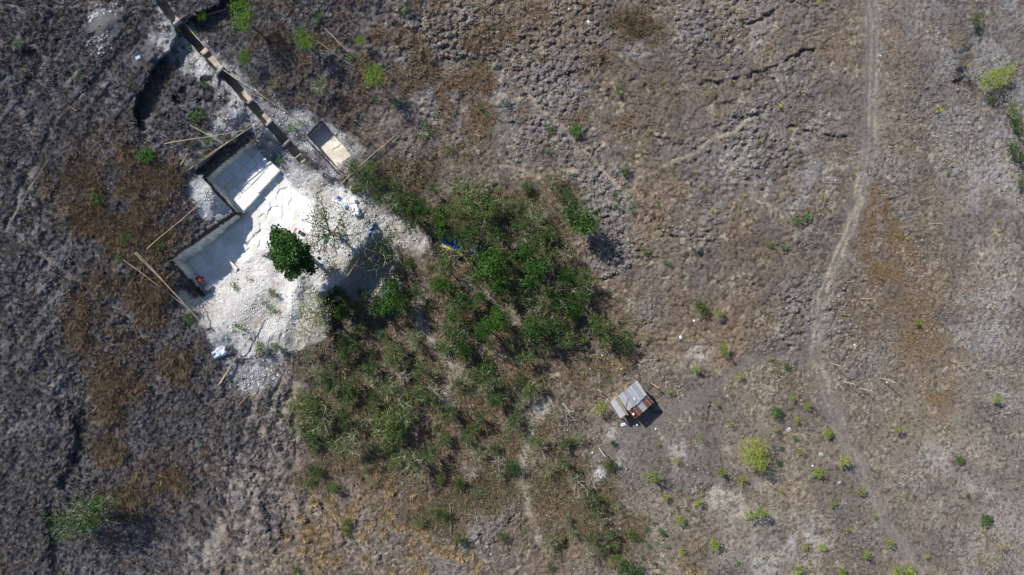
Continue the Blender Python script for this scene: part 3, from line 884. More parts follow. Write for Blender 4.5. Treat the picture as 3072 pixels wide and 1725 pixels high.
# low ridge of rock left standing across the lower pit, and stray cut blocks
mb = MB()
p0, p1 = Vector(at(664, 757, .0)), Vector(at(714, 808, .0))
ang = math.atan2(p1.y - p0.y, p1.x - p0.x)
L = (p1 - p0).length
for k in range(5):
    q = p0.lerp(p1, (k + .5) / 5)
    mb.box((q.x, q.y, .10), L / 5 * 1.03, .30, .42 + rng.uniform(-.05, .05), ang, .03, rng)
o = add('rock_ridge', mb.mesh('rock_ridge', M_BLOCKS[2]))
tag(o, 'low pale rock ridge left standing across the lower pit floor', 'rock ridge')
for (u, v, sx, sy, sz, rz, lab) in [(628, 862, .55, .3, .5, .9, 'white cut stone block lying behind the crouching person in the pit'), (795, 478, .28, .2, .2, .3, 'small pale stone on the upper edge of the bench'),
                                    (783, 580, .2, .2, .25, .1, 'tiny white stone at the foot of the bench step')]:
    mb = MB(); z0 = -.02 if u != 795 else .7
    x, y, _ = at(u, v, z0)
    mb.box((0, 0, sz / 2), sx, sy, sz, rz, .03, rng)
    o = add('stone_block', mb.mesh('stone_block', M_BLOCKS[0]), loc=(x, y, z0)); tag(o, lab, 'stone')

# ------------------------------------------------------------------ grass, litter and stones nobody could count
rg = np.random.default_rng(11)


def scatter(D, n):
    """n photo positions drawn from the density map D"""
    w_ = np.clip(D, 0, None).reshape(-1).astype(np.float64)
    c_ = np.cumsum(w_); k_ = np.searchsorted(c_, rg.random(n) * c_[-1])
    j, i = np.divmod(k_, NU)
    return us[i] + (rg.random(n).astype(np.float32) - .5) * STEP, vs[j] + (rg.random(n).astype(np.float32) - .5) * STEP


def ground_pts(u, v):
    z = bil(Z, u, v); k_ = (H - z) / H
    return np.stack([(u - CX) / PPM * k_, (CY - v) / PPM * k_, z], -1)


def blades(name, u, v, per, length, width, tilt, cols, spread=.14, droop=0.0, lean=(0, 0)):
    n = len(u)
    base = np.repeat(ground_pts(u, v), per, 0)
    N = n * per
    tuft_L = np.repeat(rg.uniform(.7, 1.3, n), per)
    az = rg.uniform(0, 2 * np.pi, N); r = spread * np.sqrt(rg.random(N))
    base[:, 0] += r * np.cos(az) ; base[:, 1] += r * np.sin(az); base[:, 2] -= .03
    az2 = az + rg.normal(0, .6, N)
    ti = np.clip(rg.normal(tilt, .3, N), .05, 1.5)
    L = rg.uniform(length[0], length[1], N) * tuft_L
    dirv = np.stack([np.cos(az2) * np.sin(ti) + lean[0], np.sin(az2) * np.sin(ti) + lean[1], np.cos(ti)], -1)
    tip = base + dirv * L[:, None]
    wv = np.stack([-np.sin(az2), np.cos(az2), np.zeros(N)], -1) * (width * rg.uniform(.6, 1.4, N))[:, None] / 2
    Vv = np.stack([base - wv, base + wv, tip], 1).reshape(-1, 3)
    F = np.arange(3 * N, dtype=np.int32).reshape(-1, 3)
    ci = np.repeat(rg.integers(0, len(cols), n), per)
    mixr = rg.random(N) < .35
    ci = np.where(mixr, rg.integers(0, len(cols), N), ci)
    c_ = np.array(cols, np.float32)[ci] * rg.uniform(.7, 1.3, N)[:, None].astype(np.float32)
    o = add(name, mesh_np(name, Vv, F, M_GRASS, np.repeat(c_, 3, 0)))
    return tag(o, kind='stuff')


off = np.clip(m_white * 1.5 + m_thin + m_sand + m_track + m_grey * .9 + np.clip(2 * heap_g, 0, 1) + m_hutpath + .5 * m_ruts, 0, 1)
dh = np.zeros_like(U)
for hp in HOLES:
    P = np.array(hp); i0, i1 = np.searchsorted(us, [P[:, 0].min() - 30, P[:, 0].max() + 30]); j0, j1 = np.searchsorted(vs, [P[:, 1].min() - 30, P[:, 1].max() + 30])
    sl = (slice(j0, j1), slice(i0, i1))
    d4, _, _, _, _ = poly_dist(U[sl], V[sl], hp, True)
    dh[sl] = np.maximum(dh[sl], (inside(U[sl], V[sl], hp) | (d4 < 5)).astype(np.float32))
bare = np.clip(off + dh + mask_poly([(562, 545), (608, 530), (708, 634), (655, 664), (606, 650), (572, 600)], 8, 10, 20), 0, 1)
gpat = fbm(X / 2.2, Y / 2.2, 5, 4)
gx_, gy_ = np.meshgrid(np.arange(-200, 1500, 15.5), np.arange(-200, 1920, 15.5))
tu = (gx_ + rg.uniform(-7.5, 7.5, gx_.shape)).ravel().astype(np.float32); tv = (gy_ + rg.uniform(-7.5, 7.5, gx_.shape)).ravel().astype(np.float32)
ok_ = rg.random(tu.size) < bil(left * (1 - bare) * (.45 + .6 * sstep(.34, .52, gpat)), tu, tv)
tu, tv = tu[ok_], tv[ok_]
TUFT = [(.120, .112, .112), (.145, .132, .128), (.10, .094, .098), (.17, .15, .135), (.135, .115, .095), (.15, .145, .158)]
print('tussocks', tu.size)
blades('dry_grass', tu, tv, 46, (.20, .46), .06, .72, TUFT, .2)
u, v = scatter(left * (1 - bare), 7000)
blades('dry_stalks', u, v, 6, (.25, .6), .05, .8, [(.19, .165, .14), (.14, .12, .105), (.22, .19, .15)], .2)
PATCH_BROWN = [(300, 460, 120, 60, -.3), (250, 560, 90, 80, 0), (480, 560, 110, 70, .2), (400, 690, 120, 70, .3), (300, 640, 70, 60, 0), (560, 600, 40, 60, .3), (470, 760, 60, 50, .5), (290, 960, 70, 120, 0), (340, 1040, 80, 70, 0), (350, 1160, 60, 90, 0), (300, 1250, 60, 40, 0), (440, 900, 60, 70, .6), (560, 1080, 60, 60, 0),
               (330, 430, 80, 50, -.5), 
               (420, 1480, 120, 60, -.4), (500, 1420, 110, 80, 0), (330, 1330, 60, 50, 0), (1900, 80, 80, 30, 0)]
D = np.zeros_like(U)
for (a, b, c_, d_, e_) in PATCH_BROWN: D = np.maximum(D, blob(a, b, c_, d_, e_))
D = np.clip(D * 1.1 - .1, 0, 1) * (1 - bare) * (.05 + sstep(.44, .62, fbm(X / 1.8, Y / 1.8, 1, 5)))
ne = np.clip(blob(1330, 210, 300, 190, .2) + blob(1650, 230, 260, 160, 0) * .7 + blob(930, 150, 220, 120, .6), 0, 1) * sstep(.50, .64, fbm(X / 2.0 + 13, Y / 2.0, 5, 5)) * (1 - bare)
u2, v2 = scatter(ne, 2600)
blades('tan_grass', u2, v2, 11, (.2, .5), .055, .75, [(.24, .165, .095), (.30, .21, .12), (.18, .13, .085), (.21, .15, .10)], .2)
u, v = scatter(D, 5600)
blades('brown_grass', u, v, 13, (.35, .8), .06, .8, [(.16, .108, .065), (.20, .14, .085), (.12, .09, .06), (.24, .175, .11), (.14, .115, .085), (.13, .115, .10)], .22)
D = np.zeros_like(U)
D = mask_line([(2630, 600), (2650, 740), (2690, 850), (2770, 1040), (2830, 1200), (2850, 1330), (2930, 1480)], 55, 1.0, 120) * .30 * sstep(1500, 900, V) + 1.3 * blob(2660, 760, 60, 75, 0) + .8 * blob(2790, 1140, 40, 60, -.5)
D = np.clip(D, 0, 1) * (1 - bare) * (.06 + sstep(.42, .66, fbm(X / 1.6, Y / 1.6, 3, 5)))
u, v = scatter(D, 3400)
blades('orange_grass', u, v, 6, (.12, .30), .05, .8, [(.23, .15, .08), (.27, .18, .10), (.19, .13, .08), (.30, .22, .14)], .2)
# pale straw tussocks of the lower middle, each a dense dome
D = np.zeros_like(U)
for (a, b, c_, d_, e_) in [(1190, 1530, 60, 60, .6), (1110, 1590, 60, 40, 0), (1290, 1640, 50, 40, 0), (1340, 1670, 60, 50, 0), (1400, 1700, 60, 40, 0), (1180, 1580, 40, 40, 0), (1230, 1610, 40, 40, 0), (1040, 1560, 50, 40, 0), (950, 1600, 80, 60, -.6), (1090, 1690, 40, 40, 0), (970, 1540, 60, 50, 0), (1000, 1680, 60, 40, 0), (900, 1640, 50, 50, 0), (1150, 1460, 60, 30, .5), (1240, 1720, 60, 30, 0), (2090, 1720, 40, 30, 0)]:
    D = np.maximum(D, blob(a, b, c_, d_, e_))
D = np.clip(D * 1.3 - .2, 0, 1) * (1 - bare)
NS = 95
tu, tv = scatter(D, NS)
rs_ = np.repeat(rg.uniform(2.5, 7.0, NS), 24)
u = (np.repeat(tu, 24) + rg.normal(0, 1, NS * 24) * rs_).astype(np.float32); v = (np.repeat(tv, 24) + rg.normal(0, 1, NS * 24) * rs_).astype(np.float32)
blades('straw_grass', u, v, 12, (.25, .55), .05, .6, [(.44, .33, .19), (.52, .40, .24), (.32, .24, .15), (.40, .31, .19)], .12)
# sparse dry stalks over the rest of the open ground
D = (1 - left) * (1 - bare) * (1 - .5 * m_wood) * (.12 + sstep(.46, .62, fbm(X / 3 + 3, Y / 3, 2, 4))) * (1 - .35 * low_right)
u, v = scatter(D, 17000)
blades('sparse_dry_grass', u, v, 7, (.10, .30), .06, .85, [(.18, .14, .105), (.23, .175, .12), (.14, .11, .09), (.20, .14, .085), (.27, .22, .16)], .18)
D = (1 - left) * (1 - bare) * (1 - .6 * m_wood) * (.3 + .7 * sstep(.4, .6, fbm(X / 2 + 60, Y / 2, 1, 4)))
u, v = scatter(D, 34000)
blades('straw_flecks', u, v, 2, (.06, .20), .05, 1.45, [(.34, .28, .20), (.28, .22, .15), (.09, .075, .062), (.11, .095, .08), (.40, .35, .27), (.20, .14, .09)], .1)
D = low_right * (1 - bare) * sstep(.48, .62, fbm(X / 4 + 2, Y / 4, 5, 4)) + .5 * right * (1 - low_right) * sstep(.5, .62, fbm(X / 3 + 2, Y / 3, 3, 4))
u, v = scatter(D, 900)
blades('green_sprouts', u, v, 7, (.08, .22), .05, .9, [(.07, .12, .025), (.10, .16, .03), (.05, .085, .025)], .08)
# litter, twigs and seedlings under the trees
m_wood2 = m_wood
D = m_wood * (1 - np.clip(dh + m_sand * .8 + m_white, 0, 1)) * (.2 + sstep(.38, .6, fbm(X / 2, Y / 2, 4, 4)))
u, v = scatter(D, 11000)
blades('undergrowth', u, v, 10, (.2, .6), .06, .9, [(.17, .12, .08), (.22, .165, .11), (.12, .09, .065), (.06, .105, .025), (.27, .20, .135), (.15, .115, .085)], .25)


def stones(name, u, v, size, cols, flat=.7):
    n = len(u)
    p = ground_pts(u, v)
    base = np.array([(1, 0, 0), (0, 1, 0), (-1, 0, 0), (0, -1, 0), (.3, .2, 1), (0, 0, -1)], np.float32)
    f = np.array([(0, 1, 4), (1, 2, 4), (2, 3, 4), (3, 0, 4), (1, 0, 5), (2, 1, 5), (3, 2, 5), (0, 3, 5)], np.int32)
    sc = (size[0] + (size[1] - size[0]) * rg.random(n) ** 2.2)[:, None, None]
    sh = base[None] * rg.uniform(.6, 1.2, (n, 6, 3)) * sc
    sh[..., 2] *= flat
    a = rg.uniform(0, 2 * np.pi, n)[:, None]
    x_ = sh[..., 0] * np.cos(a) - sh[..., 1] * np.sin(a); y_ = sh[..., 0] * np.sin(a) + sh[..., 1] * np.cos(a)
    Vv = np.stack([x_, y_, sh[..., 2]], -1) + p[:, None, :]
    F = (f[None] + 6 * np.arange(n, dtype=np.int32)[:, None, None]).reshape(-1, 3)
    c_ = np.array(cols, np.float32)[rg.integers(0, len(cols), n)] * rg.uniform(.75, 1.2, n)[:, None].astype(np.float32)
    o = add(name, mesh_np(name, Vv.reshape(-1, 3), F, M_STONE, np.repeat(c_, 6, 0)))
    return tag(o, kind='stuff')


D = (m_white + .7 * m_grey + 3 * blob(640, 592, 40, 34, .9)) * (1 - dh) * (.15 + sstep(.42, .6, fbm(X / 1.3 + 8, Y / 1.3, 5, 3)))
u, v = scatter(D, 6500)
stones('limestone_rubble', u, v, (.03, .13), [(.66, .65, .63), (.42, .42, .43), (.60, .59, .57), (.72, .71, .69), (.55, .54, .53)])
D = 1.2 * blob(300, 38, 30, 14, -.3) + 1.5 * blob(313, 135, 22, 22, .5) + blob(280, 125, 22, 10) + .7 * blob(330, 170, 8, 8) + .12 * blob(360, 15, 30, 12)
u, v = scatter(D, 420)
stones('grey_rubble', u, v, (.05, .26), [(.36, .36, .38), (.28, .28, .30), (.44, .44, .46), (.2, .2, .22)])
D = blob(1802, 1426, 17, 13, -.8)
u, v = scatter(D, 420)
stones('stone_heap', u, v, (.05, .13), [(.50, .50, .52), (.42, .42, .45), (.58, .58, .6)])
D = (1 - left) * (1 - low_right * .8) * (1 - bare) * (1 - m_wood * .7) * sstep(.42, .62, patch) * (1 - .5 * right)
u, v = scatter(D, 21000)
stones('soil_clods', u, v, (.05, .2), [(.17, .145, .125), (.21, .20, .195), (.15, .13, .115), (.24, .225, .215)], .75)
D = (left) * (1 - bare) * sstep(.35, .62, patch)
u, v = scatter(D, 7000)
stones('dark_clods', u, v, (.06, .22), [(.13, .12, .115), (.17, .165, .165), (.10, .09, .085)], .75)
D = m_track * (.2 + rut * 2) + .30 * low_right * (1 - bare) + .25 * right * (1 - bare)
u, v = scatter(D, 5000)
stones('pebbles', u, v, (.02, .08), [(.50, .43, .32), (.40, .35, .29), (.46, .44, .42)], .6)

# ------------------------------------------------------------------ trees and shrubs
def leaf_quads(centres, normals_up, size, rng_, asp=.55):
    n = len(centres)
    nz = rng_.normal(0, 1, (n, 3)); nz[:, 2] = np.abs(nz[:, 2]) + normals_up
    nz /= np.linalg.norm(nz, axis=1)[:, None]
    t = rng_.normal(0, 1, (n, 3)); t -= nz * (t * nz).sum(1)[:, None]; t /= np.linalg.norm(t, axis=1)[:, None]
    b = np.cross(nz, t)
    s = (size * rng_.uniform(.6, 1.35, n))[:, None]
    q = np.stack([centres - t * s, centres + b * s * asp, centres + t * s, centres - b * s * asp], 1).reshape(-1, 3)
    return q, np.arange(4 * n, dtype=np.int32).reshape(-1, 4)


def make_tree(seed, R, Ht, limbs, twigs, leaves, leaf, clump, mat, bark, trunk_r=.07, up=.6, inner=.25, flat=1.0, bare=0.0, low=.3, ax=(1, 1)):
    """returns the meshes (trunk with its limbs, crown) of one tree of crown radius R"""
    r = random.Random(seed); rn = np.random.default_rng(seed)
    mb = MB(); ends = []
    top = Vector((r.uniform(-.1, .1) * R, r.uniform(-.1, .1) * R, Ht * .45))
    mb.tube([(0, 0, -.15), top * .5, top], [trunk_r * 1.25, trunk_r, trunk_r * .8], 5)
    for i in range(limbs):
        az = 2 * math.pi * (i + r.uniform(-.35, .35)) / limbs
        k = r.uniform(low, 1.0)
        st = top * r.uniform(.55, 1.0)
        rr = R * r.uniform(.55, .95)
        en = Vector((math.cos(az) * rr * ax[0], math.sin(az) * rr * ax[1], Ht * (.55 + .4 * r.random() * (1 - .4 * rr / R))))
        md = st.lerp(en, .5) + Vector((r.uniform(-.12, .12) * R, r.uniform(-.12, .12) * R, .08 * Ht))
        mb.tube([st, md, en], [trunk_r * .6, trunk_r * .4, trunk_r * .16], 4, False)
        for j in range(twigs):
            f = r.uniform(.25, 1.0)
            a = st.lerp(md, f * 2) if f < .5 else md.lerp(en, f * 2 - 1)
            t = Vector((r.gauss(0, 1), r.gauss(0, 1), r.gauss(.35, .6))).normalized() * R * r.uniform(.2, .45)
            b = a + t
            mb.tube([a, a.lerp(b, .5) + Vector((0, 0, .03 * Ht)), b], [trunk_r * .25, trunk_r * .17, trunk_r * .08], 3, False)
            ends += [b, a.lerp(b, .6)]
        ends.append(en)
    ends = np.array([tuple(e) for e in ends])
    if inner > 0:
        m = int(len(ends) * inner)
        az = rn.uniform(0, 2 * np.pi, m); q = np.sqrt(rn.random(m)) * R * .85
        ends = np.vstack([ends, np.stack([q * np.cos(az) * ax[0], q * np.sin(az) * ax[1], Ht * (.6 + .38 * np.sqrt(np.clip(1 - (q / R) ** 2, 0, 1)) * rn.uniform(.6, 1, m))], -1)])
    w_ = rn.random(len(ends)) ** 1.3 + .05
    if bare: w_[rn.random(len(ends)) < bare] = 0
    pick = rn.choice(len(ends), leaves, p=w_ / w_.sum())
    cen = ends[pick] + rn.normal(0, clump, (leaves, 3)) * (1, 1, .7 * flat)
    cen[:, 2] = np.clip(cen[:, 2], .12, None)
    q, f = leaf_quads(cen, up, leaf, rn)
    return [('trunk', mb.mesh('trunk', bark)), ('crown', mesh_np('crown', q, f, mat))]


KIND = {}


def kind(name, variants, R, hc):
    KIND[name] = (variants, R, hc)


kind('scrub', [make_tree(100 + i, 1.6, 3.4, 6 + i % 3, 7, 880, .085, .15, LF['scrub'], M_BARK_PALE if i % 2 else M_BARK, .075, inner=.1, bare=.3, ax=(1.15, .8)) for i in range(5)], 1.6, 2.2)
kind('olive', [make_tree(200 + i, 1.6, 3.0, 8, 8, 620, .07, .16, LF['olive'], M_BARK_PALE, .065, bare=.4, inner=.1, ax=(1.1, .85)) for i in range(4)], 1.6, 2.1)
kind('dense', [make_tree(300 + i, 1.3, 3.0, 7, 6, 1150, .09, .17, LF['deep'], M_BARK, .07, inner=.35, bare=.2, ax=(1.1, .85)) for i in range(4)], 1.3, 1.7)
kind('bush', [make_tree(400 + i, 0.9, 1.5, 7, 5, 520, .075, .13, LF['scrub'], M_BARK, .035, inner=.5) for i in range(4)], .9, 1.0)
kind('fern', [make_tree(450 + i, 0.9, 1.3, 9, 5, 420, .09, .09, LF['fern'], M_BARK, .03) for i in range(3)], .9, .9)
kind('bare', [make_tree(500 + i, 1.7, 2.8, 7, 9, 60, .06, .15, LF['olive'], M_BARK_PALE, .075, bare=.6) for i in range(3)], 1.7, 2.0)
kind('bright', [make_tree(600 + i, 1.0, 2.6, 7, 6, 900, .07, .16, LF['bright'], M_BARK, .05, inner=.6) for i in range(3)], 1.0, 1.9)
kind('pale', [make_tree(650 + i, 1.5, 3.0, 9, 7, 1000, .06, .24, LF['pale'], M_BARK_PALE, .05, inner=.5) for i in range(2)], 1.5, 2.1)
kind('lime', [make_tree(700 + i, 0.5, 0.9, 6, 4, 190, .062, .08, LF['lime'], M_BARK, .02, inner=.5) for i in range(4)], .5, .55)
kind('limebig', [make_tree(720 + i, 1.7, 3.0, 9, 7, 1900, .06, .22, LF['lime'], M_BARK, .07, inner=.8) for i in range(2)], 1.7, 2.1)
kind('yellow', [make_tree(740 + i, 0.2, 0.45, 4, 2, 26, .05, .05, LF['yellow'], M_BARK, .012, inner=.4) for i in range(3)], .2, .3)
kind('weed', [make_tree(760 + i, 0.3, 0.45, 5, 3, 60, .055, .06, LF['fern'], M_BARK, .012, inner=.4) for i in range(3)], .3, .3)
kind('thorn', [make_tree(780 + i, 1.0, 1.5, 9, 9, 90, .05, .12, LF['olive'], M_WOOD, .025, bare=.4) for i in range(2)], 1.0, 1.0)

LAND = [('tin-roofed hut', 1888, 1205), ('round pale green tree', 2265, 1363), ('big dark round tree', 875, 755), ('blue and yellow awning', 1380, 728), ('small side pit', 985, 430), ('blue and white tarpaulin', 658, 1056),
        ('spreading lower left tree', 245, 1550), ('upper right lime tree', 2997, 227), ('dark gravel heap', 315, 75), ('grey stone heap', 1802, 1426), ('fork in the dirt track', 2450, 1050), ('tall bright tree', 723, 45), ('sandy woodland path', 1310, 1060)]
_pend = {}


def sector(du, dv):
    a = math.degrees(math.atan2(dv, du)) % 360
    return ['right of', 'lower right of', 'below', 'lower left of', 'left of', 'upper left of', 'above', 'upper right of'][int((a + 22.5) // 45) % 8]


def auto(o, desc, u, v, own=None):
    best = min((l for l in LAND if l[0] != own), key=lambda l: math.hypot(u - l[1], v - l[2]))
    _pend.setdefault((desc, best[0], sector(u - best[1], v - best[2])), []).append((math.hypot(u - best[1], v - best[2]), o))


RANK = ['nearest', 'second nearest', 'third nearest', 'fourth nearest', 'fifth nearest', 'sixth nearest', 'seventh nearest', 'eighth nearest', 'ninth nearest', 'tenth nearest', 'eleventh nearest', 'twelfth nearest', 'thirteenth nearest', 'fourteenth nearest', 'fifteenth nearest', 'sixteenth nearest']


def flush_labels():
    for (desc, lm, sec), L_ in _pend.items():
        L_.sort(key=lambda t: t[0])
        for i, (_, o) in enumerate(L_):
            if len(L_) == 1:
                o['label'] = f'{desc} {sec} the {lm}'
            else:
                o['label'] = f'{desc}, {RANK[min(i, 15)]} {sec} the {lm}'


rp = random.Random(21)
NPLANT = 0


def plant(k, name, u, v, r, desc=None, label=None, cat='tree', group=None, hs=1.0, rz=None, ax=1.0, var=None):
    """r: crown radius in photo pixels"""
    global NPLANT
    variants, R0, hc = KIND[k]
    if k in ('scrub', 'olive', 'dense', 'bare') and float(bil(m_sand, u, v)) > .3:
        r *= .62
    s = r / PPM / R0
    sz = s * hs
    base = stand(u, v, hc * sz)
    NPLANT += 1
    root = empty(name, base, rp.uniform(0, 6.28) if rz is None else rz)
    root.scale = (s * ax, s / ax if ax != 1 else s, sz)
    tag(root, label, cat, group)
    for nm, me in variants[rp.randrange(len(variants)) if var is None else var]:
        add(nm, me, root)
    if desc:
        auto(root, desc, u, v)
    return root


# named trees of the photograph
def lobed_tree(seed, lobes, n, leaf, mat, bark, h0):
    r = random.Random(seed); rn = np.random.default_rng(seed); mb = MB()
    mb.tube([(0, 0, -.2), (.05, .03, h0 * .5), (0, .05, h0)], [.2, .16, .12], 7)
    cs = []
    wt = np.array([l[3] ** 2 for l in lobes]); wt = wt / wt.sum()
    for (x, y, z, q), f_ in zip(lobes, wt):
        mb.tube([(0, .03, h0 * r.uniform(.6, 1)), (x * .55, y * .55, z - q * .5), (x, y, z)], [.09, .06, .03], 5, False)
        m = int(n * f_)
        dv = rn.normal(0, 1, (m, 3)); dv[:, 2] = np.abs(dv[:, 2]) * 1.1 - .35; dv /= np.linalg.norm(dv, axis=1)[:, None]
        tw = rn.normal(0, 1, (22, 3)); tw /= np.linalg.norm(tw, axis=1)[:, None]; tw[:, 2] = np.abs(tw[:, 2]) - .2
        t_ = tw[rn.integers(0, 22, m)] * .75 + dv * .5
        cs.append(np.array((x, y, z)) + t_ * q * (rn.random(m) ** .35)[:, None] * rn.uniform(.75, 1.12, m)[:, None])
        for t in tw[:6]: mb.tube([(x, y, z), tuple(np.array((x, y, z)) + t * q * .9)], [.03, .012], 3, False)
    c = np.vstack(cs)
    q_, f2 = leaf_quads(c, .8, leaf, rn)
    return [('trunk', mb.mesh('trunk', bark)), ('crown', mesh_np('crown', q_, f2, mat))]


mango = lobed_tree(905, [(-1.15, 1.5, 4.3, .62), (-1.25, .75, 4.2, .8), (-.1, .75, 5.4, .95), (.5, .25, 5.2, .85), (-1.0, -.15, 4.4, .8), (-.1, -.5, 5.0, .9), (-.75, -1.0, 4.2, .72), (.25, -1.3, 4.3, .8), (1.0, -.75, 4.0, .7), (1.35, -1.2, 3.6, .55), (.9, .1, 4.0, .6), (-.3, -1.75, 3.8, .5)], 6200, .125, LF['mango'], M_BARK, 3.4)
kind('mango', [mango], 1.9, 4.4)
plant('mango', 'broadleaf_tree', 880, 757, 66, label='tall dense dark green tree standing on the edge of the white quarry floor', hs=1.0, rz=0)
sprawl = make_tree(902, 3.4, 4.0, 12, 10, 2400, .10, .26, LF['deep'], M_BARK_PALE, .11, inner=.5, bare=.2, ax=(1.15, .62))
kind('sprawl', [sprawl], 3.4, 2.9)
plant('sprawl', 'spreading_tree', 243, 1548, 100, label='spreading green tree with pale bare limbs in the dark lower left scrub', rz=.45)
lace = make_tree(903, 3.3, 6.0, 11, 10, 1250, .085, .22, LF['deep'], M_BARK, .11, inner=.1, bare=.25)
kind('lace', [lace], 3.3, 4.3)
plant('lace', 'sparse_tree', 985, 690, 108, label='sparse open tree spreading dark twigs over the white ground', rz=1.0)
lace2 = make_tree(904, 2.4, 4.2, 9, 9, 900, .08, .2, LF['deep'], M_BARK_PALE, .08, inner=.2, bare=.3)
kind('lace2', [lace2], 2.4, 3.0)
plant('lace2', 'sparse_tree', 1125, 750, 84, label='half bare pale tree in the shade beside the blue bundles')
plant('pale', 'pale_tree', 938, 945, 72, label='large airy yellow-green tree over the lower edge of the white spoil', hs=.9, ax=.8, rz=0.2)
plant('pale', 'pale_tree', 990, 808, 34, label='small grey-green feathery tree just right of the dark round tree', hs=1.6)
plant('limebig', 'round_tree', 2266, 1362, 53, label='round pale green tree alone on bare ground right of the hut')
plant('limebig', 'leaning_tree', 2997, 228, 50, label='lime green tree beside the bank at the upper right edge', ax=1.25, rz=.5, hs=.8)
plant('bright', 'bright_tree', 723, 45, 42, label='tall bright green tree at the top edge beside a log', hs=1.1, ax=.85, rz=0)
plant('bright', 'bright_tree', 606, 47, 16, label='small bright shrub at the left end of the log', cat='shrub')
plant('bright', 'bright_tree', 732, 173, 22, label='small dull green tree right of the upper trench', hs=1.2, ax=.85, rz=0)
plant('bright', 'bright_tree', 911, 121, 30, label='bright green tree at the upper end of the long grey pole', hs=1.2)
plant('bright', 'bright_tree', 1082, 121, 16, label='small bushy green shrub above the long grey pole', cat='shrub')
plant('bright', 'bright_tree', 1122, 224, 32, label='bright green tree at the lower end of the long grey pole', hs=1.3)
plant('olive', 'sparse_tree', 959, 254, 34, label='thin sparse green tree on grey ground above the small side pit')
plant('olive', 'sparse_tree', 815, 255, 24, label='thin olive sapling beside the pole along the trench')
plant('fern', 'fern_bush', 433, 464, 26, label='bright ferny bush in dark soil left of the bamboo poles', cat='bush')
plant('fern', 'fern_bush', 1726, 391, 23, label='bright ferny bush in the grey field beside the thin footpath', cat='bush')

# thicket in the middle: (u, v, r) read off the photograph
SCRUB = [(1215, 612, 46), (1262, 618, 42), (1240, 655, 46), (1455, 642, 42), (1485, 702, 46), (1395, 905, 42), (1715, 622, 54), (1566, 672, 46), (1635, 775, 46), (1757, 832, 40), (1126, 909, 42),
         (1046, 1031, 40), (1037, 1062, 34), (1365, 947, 38), (1111, 1103, 36), (1260, 1109, 32), (1282, 1186, 36), (1380, 1148, 32), (1490, 1198, 32), (1335, 1234, 32), (1440, 1258, 36), (1566, 888, 42), (1661, 888, 46), (1745, 888, 40), (1790, 962, 42), (1805, 998, 42),
         (1700, 1019, 30), (1572, 1073, 36), (1596, 1163, 32), (1192, 1302, 32), (1282, 1365, 32), (1330, 1323, 32), (1605, 1323, 26), (1694, 1389, 30), (1784, 1502, 24), (1772, 1613, 30), (1171, 855, 34), (941, 1237, 34), (1031, 1261, 32), (1096, 530, 36), (1500, 860, 40), (1440, 830, 36),
         (1520, 780, 40), (1610, 720, 36), (1300, 570, 32), (1370, 640, 36), (1185, 560, 32), (1330, 800, 34), (1250, 880, 30), (1540, 620, 32), (1655, 700, 34), (1400, 1320, 30), (1120, 1201, 36), (1060, 1150, 30), (1540, 1260, 28), (1470, 1040, 34), (1150, 1010, 30)]
for (u, v, r) in SCRUB:
    plant('scrub', 'scrub_tree', u, v, r * rp.uniform(.8, 1.15), 'open green scrub tree', group='scrub trees of the central thicket', hs=rp.uniform(1.0, 1.6))
OLIVE = [(1365, 612, 38), (1395, 692, 42), (1610, 641, 52), (1690, 760, 38), (1610, 948, 46), (947, 1124, 40), (1186, 1088, 30), (902, 1109, 28), (1440, 1362, 36), (1679, 1246, 26), (1575, 560, 28), (1160, 610, 34), (1330, 720, 36), (1290, 690, 30), (1550, 820, 38), (1420, 760, 36), (1510, 940, 34),
         (1640, 1040, 34), (1410, 1060, 32), (1080, 980, 30), (1000, 1160, 34), (1230, 1240, 32), (1500, 1420, 28), (1640, 1420, 28), (1100, 1340, 30), (1000, 1330, 28), (1160, 1260, 28), (1240, 1010, 30), (1540, 1020, 32), (1560, 1210, 28), (1440, 560, 30), (1660, 540, 34), (1740, 1320, 24), (1850, 1520, 22), (1480, 620, 30)]
for (u, v, r) in OLIVE:
    plant('olive', 'twiggy_tree', u, v, r, 'twiggy olive tree with thin leaf', group='thin trees of the central thicket', hs=rp.uniform(.8, 1.1))
SCRUB2 = [(1362, 705, 30), (1392, 740, 30), (1420, 712, 34), (1405, 690, 30), (1450, 760, 28)]
for (u, v, r) in SCRUB2:
    plant('scrub', 'scrub_tree', u, v, r, 'open green scrub tree', group='scrub trees of the central thicket', hs=1.7)
DENSE = [(1470, 790, 50), (1320, 852, 38), (1171, 884, 40), (1200, 918, 38), (1745, 668, 42), (1575, 762, 46), (1605, 814, 46), (1455, 985, 42), (1494, 957, 38), (1389, 1055, 34), (1602, 983, 36), (1320, 660, 34), (1030, 939, 26), (1440, 890, 40), (1500, 840, 36), (1160, 770, 22), (1700, 830, 32), (1720, 930, 30)]
for (u, v, r) in DENSE:
    plant('dense', 'leafy_tree', u, v, r * rp.uniform(.85, 1.1), 'dense dark leafy tree', group='dense trees of the central thicket', hs=rp.uniform(1.1, 1.6))
TAIL = [(1690, 1330, 24), (1660, 1400, 22), (1720, 1440, 26), (1745, 1500, 26), (1790, 1545, 24), (1765, 1660, 26), (1720, 1600, 22), (1830, 1600, 24), (1850, 1680, 26), (1700, 1560, 20), (1760, 1470, 20), (1810, 1640, 22)]
for (u, v, r) in TAIL:
    plant('scrub' if (u // 10) % 2 else 'olive', 'scrub_tree', u, v, r, 'wispy green scrub tree', group='straggling trees below the thicket', hs=rp.uniform(.9, 1.3))
